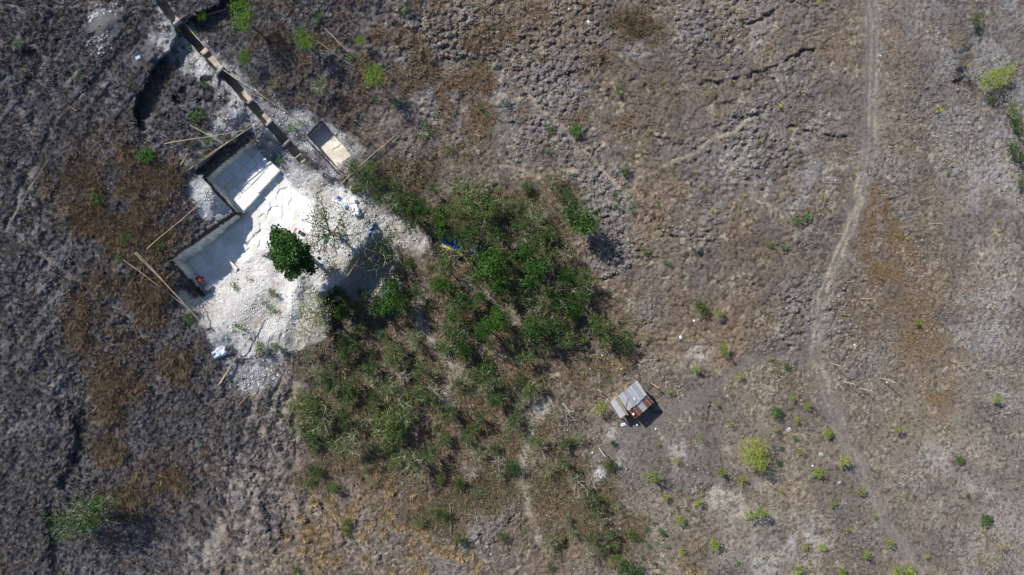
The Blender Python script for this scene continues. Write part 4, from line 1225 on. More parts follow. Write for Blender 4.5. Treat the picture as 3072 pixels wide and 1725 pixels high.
BUSH = [(1010, 880, 26), (1060, 920, 30), (1090, 880, 20), (1040, 900, 24), (980, 905, 22), (1225, 790, 18), (1195, 820, 20), (1070, 560, 24), (1130, 590, 24), (1326, 1043, 24), (1455, 1097, 28), (1870, 1031, 34), (1560, 1142, 22), (1377, 1454, 22), (1320, 1433, 18), (1485, 1350, 20), (1335, 1547, 22), (1262, 1568, 18), (1545, 1405, 24), (1527, 1400, 20), (1189, 1386, 26), (947, 1412, 24), (929, 1448, 16), (998, 1460, 22), (1891, 1713, 40), (1383, 1622, 20),
        (1037, 1570, 18), (1040, 1600, 14), (2103, 918, 22), (2115, 940, 14), (1751, 1022, 12), (1712, 1323, 16), (1060, 505, 26), (1110, 500, 22), (780, 1040, 20), (830, 1040, 18), (820, 880, 17), (890, 1711, 14), (1130, 545, 26), (1580, 560, 20), (1873, 512, 16), (1240, 1380, 18), (1100, 1410, 14), (1430, 1480, 14), (1510, 1610, 16), (1840, 1640, 18), (1990, 1600, 10), (1905, 1610, 14), (1840, 1330, 12), (1650, 1700, 14)]
for (u, v, r) in BUSH:
    plant('bush', 'green_bush', u, v, r, 'low rounded green bush', cat='bush', group='green bushes')
for (u, v, r) in [(1120, 1135, 42), (1192, 1127, 40), (1355, 1215, 28), (1600, 925, 36), (1145, 885, 40), (1420, 770, 34), (1700, 1240, 46), (1780, 1440, 34), (1800, 1560, 34), (1390, 625, 28), (1440, 1060, 24), (1030, 1000, 34), (960, 1250, 30), (1620, 1350, 34), (180, 640, 26), (1500, 770, 34), (1240, 940, 28), (1890, 985, 30), (1680, 850, 30)]:
    plant('bare', 'bare_tree', u, v, r, 'bare tree with pale branches', group='leafless trees')
for (u, v, r) in [(1820, 1468, 32), (1880, 1090, 30), (1900, 1060, 24), (1940, 1000, 34), (2000, 960, 26), (2110, 940, 24), (2230, 1450, 34), (2240, 1490, 26), (1790, 1640, 34), (1830, 1690, 30), (1750, 1560, 30), (2050, 1690, 46), (2090, 1640, 40), (2870, 120, 40), (2900, 190, 44), (2960, 1690, 46), (3020, 1650, 46), (2960, 1600, 34), (2330, 1110, 26), (2350, 1150, 22), (640, 240, 18)]:
    plant('thorn', 'thorn_bush', u, v, r, 'brown leafless thorn bush', cat='bush', group='thorn bushes')
for (u, v, r) in [(2930, 60, 26), (3045, 330, 34), (3060, 380, 30), (3040, 440, 30), (3068, 470, 34), (2980, 300, 18), (3065, 545, 20)]:
    plant('scrub', 'scrub_tree', u, v, r, 'green scrub tree on the bank', group='trees along the right-hand bank', hs=.7)

rx = random.Random(77); got = []
while len(got) < 88:
    u, v = rx.uniform(860, 1860), rx.uniform(500, 1690)
    j_, i_ = int((v - V0) / STEP), int((u - U0) / STEP)
    if m_wood[j_, i_] < .5 or m_sand[j_, i_] > .2 or m_thin[j_, i_] > .2 or m_white[j_, i_] > .2 or math.hypot(u - 1888, v - 1205) < 100: continue
    if len(got) > 58: u, v = rx.uniform(885, 1290), rx.uniform(1000, 1340)
    if v > 1400 and rx.random() < .6: continue
    if m_sand[int((v - V0) / STEP), int((u - U0) / STEP)] > .2: continue
    if any(math.hypot(u - a, v - b) < 30 for a, b in got): continue
    got.append((u, v)); t_ = rx.random(); r = rx.choice((18, 22, 28, 36, 46, 58))
    if t_ < .3: plant('scrub', 'scrub_tree', u, v, r, 'open green scrub tree', group='scrub trees of the central thicket', hs=rp.uniform(.7, 1.1))
    elif t_ < .58: plant('olive', 'twiggy_tree', u, v, r, 'twiggy olive tree with thin leaf', group='thin trees of the central thicket', hs=rp.uniform(.7, 1.1))
    elif t_ < .85: plant('bare', 'bare_tree', u, v, r, 'bare tree with pale branches', group='leafless trees')
    else: plant('bush', 'green_bush', u, v, r * .6, 'low rounded green bush', cat='bush', group='green bushes')
LIME = [(2154, 936, 14), (2169, 1046, 17), (2086, 1109, 13), (2006, 1173, 10), (2217, 1130, 12), (2147, 1212, 9), (2192, 1273, 9), (1800, 1224, 20), (2310, 1073, 8), (2376, 1193, 10), (2419, 1216, 12), (2389, 1260, 9), (2329, 1287, 8), (2694, 1288, 14), (2752, 966, 12), (2991, 1197, 13), (2486, 1296, 10),
        (2105, 1315, 11), (1972, 1332, 8), (2029, 1381, 10), (1959, 1426, 20), (2162, 1415, 13), (2223, 1442, 14), (1994, 1490, 10), (2097, 1508, 12), (2035, 1559, 17), (2248, 1545, 16), (2278, 1536, 18), (2142, 1630, 16), (2047, 1651, 11), (2483, 1302, 15), (2401, 1356, 9), (2455, 1415, 16), (2531, 1380, 16), (2583, 1472, 14), (2343, 1472, 7), (2498, 1511, 10),
        (2716, 1489, 6), (2621, 1547, 8), (2543, 1589, 7), (2465, 1641, 11), (2668, 1626, 12), (2598, 1663, 13), (2780, 1669, 7), (2394, 1708, 15), (2525, 1714, 15), (2695, 1712, 18), (2725, 1708, 18), (2415, 1642, 8), (1751, 1022, 8), (2045, 1660, 8)]
for (u, v, r) in LIME:
    plant('lime', 'lime_shrub', u, v, r * rp.uniform(.9, 1.15), 'small lime green shrub', cat='shrub', group='lime shrubs on the open ground', hs=rp.uniform(1.1, 1.7), ax=rp.uniform(.78, 1.28))
for (u, v, r) in [(2331, 1238, 19), (2882, 1380, 14), (2961, 1560, 20), (2904, 1487, 7), (2360, 1100, 10), (2385, 1315, 10), (2345, 1345, 8), (2340, 1390, 8)]:
    plant('fern', 'dark_shrub', u, v, r, 'small dark green shrub', cat='shrub', group='dark green shrubs on the open ground')
YEL = [(2018, 35, 5), (2202, 24, 7), (1948, 137, 6), (2153, 121, 5), (2074, 164, 5), (2178, 182, 7), (1977, 196, 4), (2000, 256, 5), (2201, 245, 5), (2029, 318, 6), (2150, 345, 6), (2232, 76, 5), (2277, 421, 7), (2121, 287, 4), (2304, 263, 6), (2438, 33, 5), (2462, 3, 8), (2343, 96, 5), (2368, 151, 4), (2338, 318, 9), (2435, 332, 5), (2416, 275, 5),
       (2816, 330, 12), (2441, 394, 6), (2364, 394, 6), (2196, 469, 5), (2290, 486, 4), (2090, 514, 5), (2111, 569, 6), (2233, 587, 7), (2135, 629, 5), (2256, 652, 8), (1984, 504, 5), (2376, 441, 6), (2462, 460, 5), (2395, 502, 5), (2407, 560, 5), (2477, 590, 7), (2580, 498, 7), (2692, 704, 7), (2725, 713, 6), (2994, 662, 7), (2987, 701, 6), (2966, 638, 6), (2978, 755, 6), (2250, 685, 6), (1950, 392, 5)]
for (u, v, r) in YEL:
    plant('yellow', 'seedling', u, v, r, 'tiny yellow-green seedling', cat='plant', group='seedlings in the grey field')
WEED = [(520, 72, 9), (585, 100, 9), (570, 143, 9), (606, 165, 9), (575, 195, 10), (643, 213, 8), (610, 258, 14), (585, 345, 18), (600, 340, 14), (745, 250, 8), (690, 500, 8), (545, 520, 9), (290, 593, 20), (375, 715, 16), (360, 775, 14), (480, 742, 12), (55, 128, 14), (238, 228, 12), (565, 955, 14), (617, 432, 14), (630, 420, 12), (870, 385, 16), (898, 370, 12), (838, 480, 12), (700, 855, 12), (707, 865, 10), (748, 838, 10), (720, 985, 20), (820, 930, 14), (790, 905, 10),
        (955, 55, 12), (960, 40, 8), (1048, 175, 14), (1090, 180, 6), (1130, 295, 10), (1190, 310, 14), (1215, 28, 16), (1380, 165, 6), (1395, 185, 6), (1410, 185, 8), (1855, 270, 16), (1650, 385, 14), (1515, 310, 14), (1440, 320, 10), (1460, 345, 8), (1275, 375, 14), (1290, 395, 12), (1265, 410, 12), (1645, 450, 14), (1720, 530, 12), (1850, 590, 12), (1855, 620, 12), (1890, 620, 12), (1975, 615, 8), (1940, 755, 14), (1995, 785, 8), (2010, 795, 8), (2045, 825, 8), (1990, 505, 6), (1350, 450, 14), (1370, 540, 12), (1450, 470, 8), (1385, 560, 10), (1490, 570, 10),
        (2420, 650, 16), (2395, 655, 14), (2385, 665, 12), (2350, 740, 12), (2310, 735, 12), (960, 1560, 6), (600, 1335, 6), (470, 1465, 8), (485, 1465, 8), (840, 1245, 8), (850, 1560, 6), (2700, 455, 5), (2845, 520, 8), (2560, 525, 8), (2570, 510, 6), (2040, 1470, 5), (1950, 1350, 5), (2110, 1560, 8), (2080, 1545, 6), (2060, 1530, 7), (2030, 1520, 6), (1960, 1570, 8), (1980, 1590, 8), (1940, 1590, 9), (1890, 1600, 11), (1930, 1620, 8), (1945, 1640, 9), (1970, 1630, 8), (2000, 1640, 8), (1960, 1690, 9), (1925, 1670, 8), (1990, 1710, 8), (2215, 1690, 8), (2265, 1700, 7), (2340, 1390, 8)]
for (u, v, r) in WEED:
    plant('weed', 'weed', u, v, r, 'low leafy green weed', cat='plant', group='green weeds')

# ------------------------------------------------------------------ bamboo poles, stakes, fences
def pole(name, a, b, r, mat, label, cat='pole', ha=.25, hb=.25, group=None, sag=0):
    p, q = on_ground(*a), on_ground(*b)
    p = Vector(at(a[0], a[1], p.z + ha)); q = Vector(at(b[0], b[1], q.z + hb))
    # keep clear of bumps between the ends
    for t in (.2, .35, .5, .65, .8):
        m = p.lerp(q, t); need = z_at_world(m.x, m.y) + r - m.z
        if need > (0 if ha > .1 else .12) and not (inside(np.array([[CX + m.x * PPM]]), np.array([[CY - m.y * PPM]]), HOLE_SITE).any()):
            p.z += need; q.z += need
    mid = p.lerp(q, .5)
    L_ = (q - p).length
    mb = MB()
    n = max(3, int(L_ / .8))
    nr_ = Vector((-(q - p).y, (q - p).x, 0)).normalized(); bw = rp.uniform(-.02, .02) * L_ ** .5; b2 = rp.uniform(-.012, .012) * L_ ** .5
    pts = [p.lerp(q, i / n) - mid + nr_ * (bw * math.sin(math.pi * i / n) + b2 * math.sin(2.6 * math.pi * i / n) + rp.uniform(-.008, .008)) for i in range(n + 1)]
    rr = [r * (1.0 - .45 * i / n) * (1.12 if i % 2 else .95) for i in range(n + 1)]
    mb.tube(pts, rr, 6)
    o = add(name, mb.mesh(name, mat), loc=mid)
    tag(o, label, cat, group)
    return o


POLES = [((493, 431), (735, 391), .045, 'bamboo pole lying left to right above the upper pit'), ((552, 518), (781, 361), .05, 'long bamboo pole along the upper edge of the upper pit'), ((556, 508), (742, 388), .045, 'second bamboo pole just outside the long one above the pit'),
         ((570, 376), (660, 425), .045, 'short bamboo pole crossing the others above the upper pit'), ((542, 495), (564, 458), .05, 'short bamboo piece left of the upper pit poles'), ((440, 747), (603, 610), .045, 'bamboo pole up in the brown grass between the two pits'),
         ((370, 780), (568, 929), .045, 'outermost bamboo pole beside the lower pit'), ((402, 757), (590, 950), .045, 'middle bamboo pole beside the lower pit'), ((408, 756), (618, 985), .05, 'inner bamboo pole beside the lower pit ending at the white heap'),
         ((1020, 556), (1150, 436), .055, 'thick bamboo pole right of the small side pit'), ((1140, 447), (1194, 397), .04, 'upper short bamboo pole right of the small side pit'), ((671, 210), (830, 315), .05, 'long bamboo rail beside the middle of the trench'), ((820, 309), (888, 355), .04, 'darker bamboo rail continuing beside the trench'),
         ((561, 75), (620, 147), .045, 'bamboo rail along the upper trench'), ((974, 84), (1046, 157), .05, 'bamboo pole lying in scrub right of the upper trench'), ((654, 1157), (790, 947), .05, 'long bamboo pole across the lower white heap'), ((662, 1150), (776, 965), .045, 'second bamboo pole lying beside it across the lower heap'),
         ((920, 756), (957, 732), .04, 'stick on the white floor right of the dark tree'), ((1190, 655), (1196, 632), .06, 'short pale branch stub beside the white cloth')]
for a, b, r, lab in POLES:
    hh_ = .08 if a in ((552, 518), (556, 508)) else .5 if a[1] < 1000 and a[0] < 640 else .3
    pole('bamboo_pole', a, b, r, M_BAMBOO, lab, 'bamboo pole', hh_, hh_, 'bamboo poles around the dig')
GREY = [((950, 122), (1100, 228), .05, 'long grey pole lying between two bright green trees'), ((28, 671), (146, 477), .05, 'long grey pole in dark scrub at the left edge'), ((36, 664), (100, 545), .045, 'shorter grey pole beside the long one at the left edge'), ((716, 1216), (770, 1160), .05, 'thin grey pole below the white heap'),
        ((1042, 828), (1108, 735), .06, 'greenish leaning pole in the shade below the blue bundles'), ((1035, 930), (1105, 955), .05, 'pale pole lying in the thicket edge below the deep shade'), ((875, 1066), (875, 1115), .05, 'short upright-looking pale stick below the pale tree'), ((208, 318), (230, 332), .04, 'short pale stick in the dark scrub upper left'),
        ((258, 248), (270, 264), .04, 'small bent stick in dark scrub below the gravel heap'), ((1780, 598), (1800, 650), .04, 'thin stick at the edge of the upper thicket'), ((1350, 1510), (1352, 1610), .045, 'slim bare trunk lying in the lower thicket'), ((1350, 1605), (1352, 1510), .035, 'thin rod beside the slim bare trunk')]
for a, b, r, lab in GREY[:-1]:
    pole('wooden_pole', a, b, r, M_BAMBOO_GREY, lab, 'pole', .2, .2, 'grey poles')
pole('log', (622, 43), (680, 26), .11, M_BARK, 'thick grey log lying beside the tall bright tree at the top', 'log', .1, .1)
pole('log', (1688, 1211), (1712, 1236), .13, M_BARK_PALE, 'pale dead trunk stump end left of the hut', 'log', .5, .2)


def stake(u, v, h, lab, lean=(0, 0), r=.045, name='fence_post', mat=M_PALEWOOD, group='stakes along the dirt track'):
    b = on_ground(u, v)
    mb = MB()
    mb.tube([(0, 0, -.2), (lean[0] * .5, lean[1] * .5, h * .5), (lean[0], lean[1], h)], [r, r * .9, r * .8], 6)
    o = add(name, mb.mesh(name, mat), loc=b)
    tag(o, lab, 'post', group)
    return o


STK = [(2582, 896, 2.4, 'tall pale stake below the orange grass patch right of the track'), (2637, 1134, 2.6, 'right-hand pair of pale stakes, the upright one'), (2639, 1136, 2.5, 'right-hand pair of pale stakes, the leaning one'), (2580, 1165, 2.4, 'pale stake lowest of the group right of the track fork'), (2495, 1090, 2.2, 'stake with a green top nearest the track fork'), (2531, 1145, 2.2, 'stake with a yellow-green top between two others'),
       (2528, 768, 2.0, 'thin stake left of the orange grass beside the track'), (2501, 702, 2.2, 'thin dark stake on the left side of the track'), (2541, 847, 1.2, 'short stake just right of the track'), (2758, 601, 2.6, 'thin stake in the field right of the upper track'), (2788, 671, 2.2, 'thin stake above the brown field at right'), (2943, 1109, 2.0, 'thin stake near the right edge above a dark shrub row'), (2985, 1176, 2.0, 'thin stake near the right edge beside a lime shrub'), (2854, 1085, 1.8, 'thin dark stake among the orange grass at right')]
for i, (u, v, h, lab) in enumerate(STK):
    stake(u, v, h, lab, (rp.uniform(-.15, .15) + (.35 if i == 2 else 0), rp.uniform(-.15, .15)), .034 if i < 6 else .022)
stake(1793, 1167, 1.9, 'lone pale stake left of the hut', (.1, 0), .04, group='stakes round the hut')
stake(1797, 1344, 2.4, 'slanting pale stake on bare ground below the hut', (.3, -.3), .05, group='stakes round the hut')
stake(1953, 1149, 1.6, 'yellowish bamboo stake above and right of the hut', (.45, -.3), .05, mat=M_BAMBOO, group='stakes round the hut')
stake(2240, 1320, 2.0, 'bare forked stick above the round pale green tree', (.1, -.3), .04, mat=M_BARK_PALE, group='stakes round the hut')
stake(2090, 995, 2.0, 'thin grey stake near white litter above the hut', (.1, 0), .03, mat=M_BARK, group='stakes round the hut')


def fence(a, b, n, h, lab, mat=M_BARK, pale=M_BAMBOO_GREY):
    p, q = on_ground(*a), on_ground(*b)
    root = empty('picket_fence', p)
    tag(root, lab, 'fence')
    for i in range(n):
        t = i / (n - 1)
        m = p.lerp(q, t); m.z = z_at_world(m.x, m.y)
        mb = MB(); hh = h * rp.uniform(.85, 1.12)
        mb.tube([(0, 0, -.1), (rp.uniform(-.06, .06), rp.uniform(-.06, .06), hh)], [.035, .028], 5)
        add('picket', mb.mesh('picket', pale), root, m - p)
    for zz in (.35, .85):
        mb = MB(); mb.tube([Vector((0, 0, h * zz)), (q - p) * .5 + Vector((0, 0, h * zz + .03)), (q - p) + Vector((0, 0, h * zz))], .03, 5)
        add('rail', mb.mesh('rail', mat), root)
    return root


fence((1268, 440), (1205, 560), 9, 1.7, 'rustic picket fence throwing a ladder-shaped shadow above the thicket')
fence((836, 1095), (785, 1195), 8, 1.5, 'rustic picket fence with ladder shadow beside the sandy ruts below the spoil')
fence((895, 395), (1000, 505), 6, .9, 'low stick fence along the left side of the small side pit')

# ------------------------------------------------------------------ the hut
def face_up(o):
    return o


M_ZINC = mat_plain('weathered_zinc', (0.40, 0.42, 0.46), .55, .22, 5, .15)
M_ZINC_B = mat_plain('weathered_zinc_pale', (0.42, 0.44, 0.475), .55, .2, 6, .15)
M_ZINC_C = mat_plain('weathered_zinc_dull', (0.32, 0.33, 0.36), .6, .25, 6, .15)
M_RUST = mat_plain('rusted_iron', (0.14, 0.05, 0.035), .85, .35, 5, .25)
M_RUST_B = mat_plain('rusted_iron_brown', (0.19, 0.085, 0.055), .85, .35, 6, .25)
M_RUSTGREY = mat_plain('half_rusted_zinc', (0.40, 0.42, 0.44), .7, .35, 7, .2)
M_TAN = mat_plain('old_plank', (0.42, 0.31, 0.18), .85, .25, 9, .3)
M_WHITE = mat_plain('white_plastic', (0.78, 0.78, 0.78), .5, .08, 6, .2)
hz = float(bil(Z, 1890, 1215))
hut0 = Vector(at(1890, 1212, hz))
hut = empty('field_hut', hut0)
tag(hut, 'small field hut with grey and rusty corrugated metal roofs', 'hut')


def hp(u, v, h):
    return Vector(at(u, v, hz + h)) - hut0


def corrugated(name, A, B, Cc, Dd, mat, waves=7, amp=.022, steps=2, label=None, parent=hut):
    """sheet with corners A-B (upper edge), D-C (lower edge); ribs run from upper to lower edge"""
    n = waves * 4
    Vv, F = [], []
    nrm = (B - A).cross(Dd - A).normalized()
    if nrm.z < 0: nrm = -nrm
    for j in range(steps + 1):
        for i in range(n + 1):
            s = i / n; t = j / steps
            p = (A.lerp(B, s)).lerp(Dd.lerp(Cc, s), t)
            Vv.append(p + nrm * (amp * math.cos(2 * math.pi * waves * s)))
    m = len(Vv)
    Vv += [p - nrm * .006 for p in Vv]
    W_ = n + 1
    for j in range(steps):
        for i in range(n):
            a = j * W_ + i
            F.append((a, a + W_, a + W_ + 1, a + 1))
            F.append((m + a, m + a + 1, m + a + W_ + 1, m + a + W_))
    o = add(name, pymesh(name, Vv, F, mat, True), parent)
    if label: o['label'] = label
    return o


# main roof: three overlapping bays
T_, R_, B_, L_ = hp(1911, 1141, 2.35), hp(1941, 1185, 2.05), hp(1884.5, 1233, 2.05), hp(1853.5, 1188.5, 2.35)
bays = 7
for i in range(bays):
    a, b = i / bays - (.02 if i else 0), (i + 1) / bays
    lift = Vector((0, 0, .018 * (i % 2) + rp.uniform(0, .012)))
    jag = Vector((0, 0, 0)) + (R_ - T_).normalized() * rp.uniform(-.05, .06)
    corrugated('roof_sheet', L_.lerp(T_, a) + lift + jag * .5, L_.lerp(T_, b) + lift + jag * .5, B_.lerp(R_, b) + lift + jag, B_.lerp(R_, a) + lift + jag, (M_ZINC, M_ZINC_B, M_ZINC_C, M_ZINC, M_ZINC_B, M_ZINC_C, M_ZINC_B)[i], 3, .03)
# left lean-to roof
for i, (p, q) in enumerate((((1830, 1205.5), (1841, 1196)), ((1841, 1196), (1848, 1191.5)))):
    lo = ((1861, 1256), (1871, 1248)) if i == 0 else ((1871, 1248), (1878.5, 1243))
    corrugated('lean_to_sheet', hp(*p, 1.75 + .03 * i), hp(*q, 1.80 + .03 * i), hp(*lo[1], 1.60 + .03 * i), hp(*lo[0], 1.55 + .03 * i), (M_ZINC_B, M_ZINC)[i], 3, .03)
# rusty lower roof: five narrow sheets
E0, E1, E2, E3 = hp(1886, 1235, 1.93), hp(1940, 1184.5, 1.93), hp(1960, 1208, 1.62), hp(1905, 1257.5, 1.62)
cuts = [0, .24, .42, .66, .86, 1.0]
for i in range(5):
    a, b = cuts[i] - (.012 if i else 0), cuts[i + 1]
    lift = Vector((0, 0, .02 * (i % 2)))
    corrugated('rusty_sheet', E0.lerp(E1, a) + lift, E0.lerp(E1, b) + lift, E3.lerp(E2, b) + lift, E3.lerp(E2, a) + lift, (M_RUST, M_RUST_B, M_RUSTGREY, M_RUST_B, M_RUST)[i], 4, .018)
for i, t in enumerate((.25, .43, .68, .87, .995)):
    mb = MB(); mb.tube([E0.lerp(E1, t) + Vector((0, 0, .07)), E3.lerp(E2, t) + Vector((0, 0, .07))], .022, 5)
    add('batten', mb.mesh('batten', M_ZINC_B if i != 1 else M_TAN), hut)
for dx in (0, 4):
    mb = MB(); p, q = hp(1850.5 - dx, 1191.5 + dx * .6, 2.12), hp(1884 - dx, 1243 - dx * .2 + 2, 1.85)
    d_ = q - p
    mb.tube([p, p.lerp(q, .5), q], .055, 5)
    add('roof_plank', mb.mesh('roof_plank', M_TAN if dx == 0 else M_WOOD), hut)
mb = MB(); mb.tube([hp(1884, 1195, 2.28), hp(1876, 1221, 2.2)], .025, 5)
add('roof_stick', mb.mesh('roof_stick', M_WOOD), hut)
# walls of woven slats under the main roof, posts
for (a, b, hh, nm) in (((1858, 1190), (1886, 1230), 2.0, 'wall_panel'), ((1886, 1230), (1936, 1186), 1.55, 'wall_panel'), ((1936, 1186), (1909, 1148), 2.0, 'wall_panel'), ((1909, 1148), (1858, 1190), 2.2, 'wall_panel')):
    p, q = hp(*a, 0), hp(*b, 0)
    mb = MB(); dxy = q - p; ang = math.atan2(dxy.y, dxy.x)
    mb.box((p + q) * .5 + Vector((0, 0, hh / 2)), dxy.length, .05, hh, ang)
    add(nm, mb.mesh(nm, M_WOOD), hut)
for (u, v, hh) in ((1832, 1206, 1.7), (1861, 1253, 1.5), (1876, 1243, 1.6), (1956, 1206, 1.6), (1906, 1253, 1.6), (1886, 1231, 2.0), (1938, 1186, 2.0), (1909, 1146, 2.3), (1857, 1189, 2.3)):
    p = hp(u, v, hh) ; p.z = 0
    mb = MB(); mb.tube([p + Vector((0, 0, -.2)), p + Vector((0, 0, hh - .03))], .05, 6)
    add('post', mb.mesh('post', M_WOOD), hut)
mb = MB(); mb.tube([hp(1849, 1238, 1.2), hp(1841, 1247, .5)], .04, 5)
add('prop', mb.mesh('prop', M_TAN), hut)


def lump(name, u, v, sx, sy, sz, mat, label, cat, rz=0., dz=0., seed=0, z=None, group=None, hgt=None):
    """soft irregular bundle (sack, crumpled sheet): a noisy flattened dome closed underneath"""
    r_ = np.random.default_rng(seed + int(u * 7 + v))
    n, m = 14, 6
    Vv, F = [], []
    for j in range(m + 1):
        th = math.pi / 2 * j / m
        for i in range(n):
            a = 2 * math.pi * i / n
            sq = (abs(math.cos(a)) ** 4 + abs(math.sin(a)) ** 4) ** -.25
            k_ = math.cos(th) * sq * (1 + .12 * r_.normal())
            Vv.append((k_ * math.cos(a) * sx / 2, k_ * math.sin(a) * sy / 2, math.sin(th) ** .8 * sz * (1 + .25 * r_.normal()) if j else -.02))
    for j in range(m):
        for i in range(n):
            F.append((j * n + i, j * n + (i + 1) % n, (j + 1) * n + (i + 1) % n, (j + 1) * n + i))
    F.append(tuple(reversed(range(n)))); F.append(tuple(m * n + i for i in range(n)))
    b = on_ground(u, v) if z is None else Vector(at(u, v, z))
    b.z += dz
    o = add(name, pymesh(name, Vv, F, mat), loc=b)
    o.rotation_euler = (0, 0, rz)
    return tag(o, label, cat, group)


M_BLUEW = mat_plain('blue_white_sheet', (0.58, 0.64, 0.78), .45, .25, 2.5, .5)
M_BLUE = mat_plain('blue_plastic', (0.05, 0.15, 0.50), .45, .35, 5, .3)
M_LBLUE = mat_plain('pale_blue_sack', (0.42, 0.53, 0.72), .6, .2, 5, .4)
M_CLOTHW = mat_plain('white_sack', (0.74, 0.75, 0.78), .7, .12, 5, .5)
M_PURPLE = mat_plain('blue_grey_cloth', (0.22, 0.25, 0.50), .8, .25, 6, .4)
M_PINK = mat_plain('pink_lid', (0.55, 0.10, 0.30), .5, .15, 4, .1)
M_DKGREEN = mat_plain('dark_crate', (0.07, 0.085, 0.075), .6, .25, 6, .2)
M_GREEN = mat_plain('green_plastic', (0.04, 0.42, 0.16), .45, .2, 6, .2)
M_BLACK = mat_plain('black_plastic', (0.015, 0.015, 0.02), .5, .3, 6, .3)
M_YEL = mat_plain('yellow_plastic', (0.50, 0.35, 0.035), .5, .15, 6, .2)
M_TARP = mat_plain('blue_tarpaulin', (0.01, 0.07, 0.24), .4, .3, 4, .3)


def sheet(name, u, v, sx, sy, hgt, rz, mat, label, cat, seed=3):
    """a crumpled sheet of plastic lying on the ground, folded over what it covers"""
    nx, ny = 26, 18
    r_ = np.random.default_rng(seed)
    gx, gy = np.meshgrid(np.linspace(-.5, .5, nx), np.linspace(-.5, .5, ny))
    px = gx * sx * (1 + .08 * np.sin(gy * 9 + 1)); py = gy * sy * (1 + .10 * np.sin(gx * 8))
    e = np.minimum(np.minimum(gx + .5, .5 - gx), np.minimum(gy + .5, .5 - gy))
    f = fbm((gx * 5).astype(np.float32) + seed, (gy * 4).astype(np.float32), 2, 3)
    ridge = np.abs(fbm((gx * 4).astype(np.float32) + 9, (gy * 5).astype(np.float32) + seed, 4, 2) - .5) * 2
    pz = hgt * sstep(0, .18, e) * (.45 + .8 * f) - .28 * hgt * (1 - ridge) * sstep(.02, .15, e) + .02
    Vv = np.stack([px, py, pz], -1).reshape(-1, 3)
    ii = np.arange(nx * ny, dtype=np.int32).reshape(ny, nx)
    F = np.stack([ii[:-1, :-1], ii[:-1, 1:], ii[1:, 1:], ii[1:, :-1]], -1).reshape(-1, 4)
    o = add(name, mesh_np(name, Vv, F, mat), loc=on_ground(u, v, .05))
    o.rotation_euler = (0, 0, rz)
    sm = o.modifiers.new('thick', 'SOLIDIFY'); sm.thickness = .012; sm.offset = 0
    return tag(o, label, cat)


sheet('tarpaulin', 658, 1056, 1.7, 1.05, .5, .55, M_BLUEW, 'crumpled blue and white tarpaulin beside the lower white heap', 'tarpaulin')
sheet('plastic_sheet', 416, 174, .5, .35, .12, .4, M_LBLUE, 'small bright blue plastic scrap in the dark scrub below the gravel heap', 'plastic sheet', 5)
sheet('white_cloth', 1068, 632, .75, 1.15, .3, .35, M_CLOTHW, 'large white crumpled cloth on the sand beside the sacks', 'cloth', 8)
sheet('blue_cloth', 1030, 716, .95, .6, .25, .5, M_PURPLE, 'blue-grey cloth spread under the sparse tree', 'cloth', 9)
lump('sack', 1038, 619, .55, .38, .25, M_LBLUE, 'pale blue filled sack lying left of the white cloth', 'sack', .5)
lump('sack', 1068, 604, .34, .34, .28, M_CLOTHW, 'round white sack above the white cloth', 'sack', 0)
lump('sack', 1035, 571, .3, .26, .22, M_CLOTHW, 'small white bag among bush leaves at the upper sand edge', 'bag', 0)
lump('blue_bundle', 1017, 594, .6, .4, .2, M_PURPLE, 'dark blue bundle upper left of the sacks', 'bundle', -.6)
lump('blue_bundle', 1123, 677, .5, .3, .4, M_BLUE, 'upper blue bundle under the half bare tree', 'bundle', .9)
lump('blue_bundle', 1116, 689, .4, .3, .4, M_BLUE, 'middle blue bundle under the half bare tree', 'bundle', .3)
lump('blue_bundle', 1112, 702, .45, .35, .3, M_BLUE, 'lowest blue bundle under the half bare tree', 'bundle', .7)
lump('white_bag', 1122, 699, .18, .4, .2, M_CLOTHW, 'narrow white bag beside the lowest blue bundle', 'bag', -.5)
lump('white_hat', 1040, 705, .3, .3, .15, M_CLOTHW, 'round white hat lying by the blue-grey cloth', 'hat', 0)
lump('green_bag', 975, 708, .22, .4, .2, M_GREEN, 'green plastic bag under the sparse tree', 'bag', .2)
lump('green_bucket', 977, 720, .36, .26, .22, M_GREEN, 'green and blue bucket below the green bag', 'bucket', 0)
lump('blue_bag', 976, 727, .34, .22, .2, M_BLUE, 'blue bag touching the green bucket', 'bag', 0)
lump('yellow_container', 1027, 674, .24, .24, .3, M_YEL, 'yellow container beneath the sparse tree', 'container', 0)
lump('white_bag', 957, 750, .36, .26, .2, M_CLOTHW, 'white bag right of the dark round tree', 'bag', .4)
lump('black_bag', 957, 774, .3, .26, .25, M_BLACK, 'black bag right of the dark round tree', 'bag', .2)
lump('blue_bag', 965, 794, .36, .24, .2, M_BLUE, 'blue bag half under the small feathery tree', 'bag', -.4)
for (u, v, rz, mat, lab, nm) in ((893, 692, -.5, M_PINK, 'pink and white box on the white floor above the dark tree', 'cool_box'), (909, 702, -.5, M_DKGREEN, 'dark crate beside the pink box on the white floor', 'crate')):
    mb = MB(); mb.box((0, 0, .18), .48, .36, .36, rz, .0)
    o = add(nm, mb.mesh(nm, mat), loc=at(u, v, .05)); tag(o, lab, 'box')
    mb = MB(); mb.box((0.12 * math.cos(rz), .12 * math.sin(rz), .385), .22, .34, .04, rz)
    add('lid', mb.mesh('lid', M_CLOTHW if mat is M_PINK else M_BLACK), o)
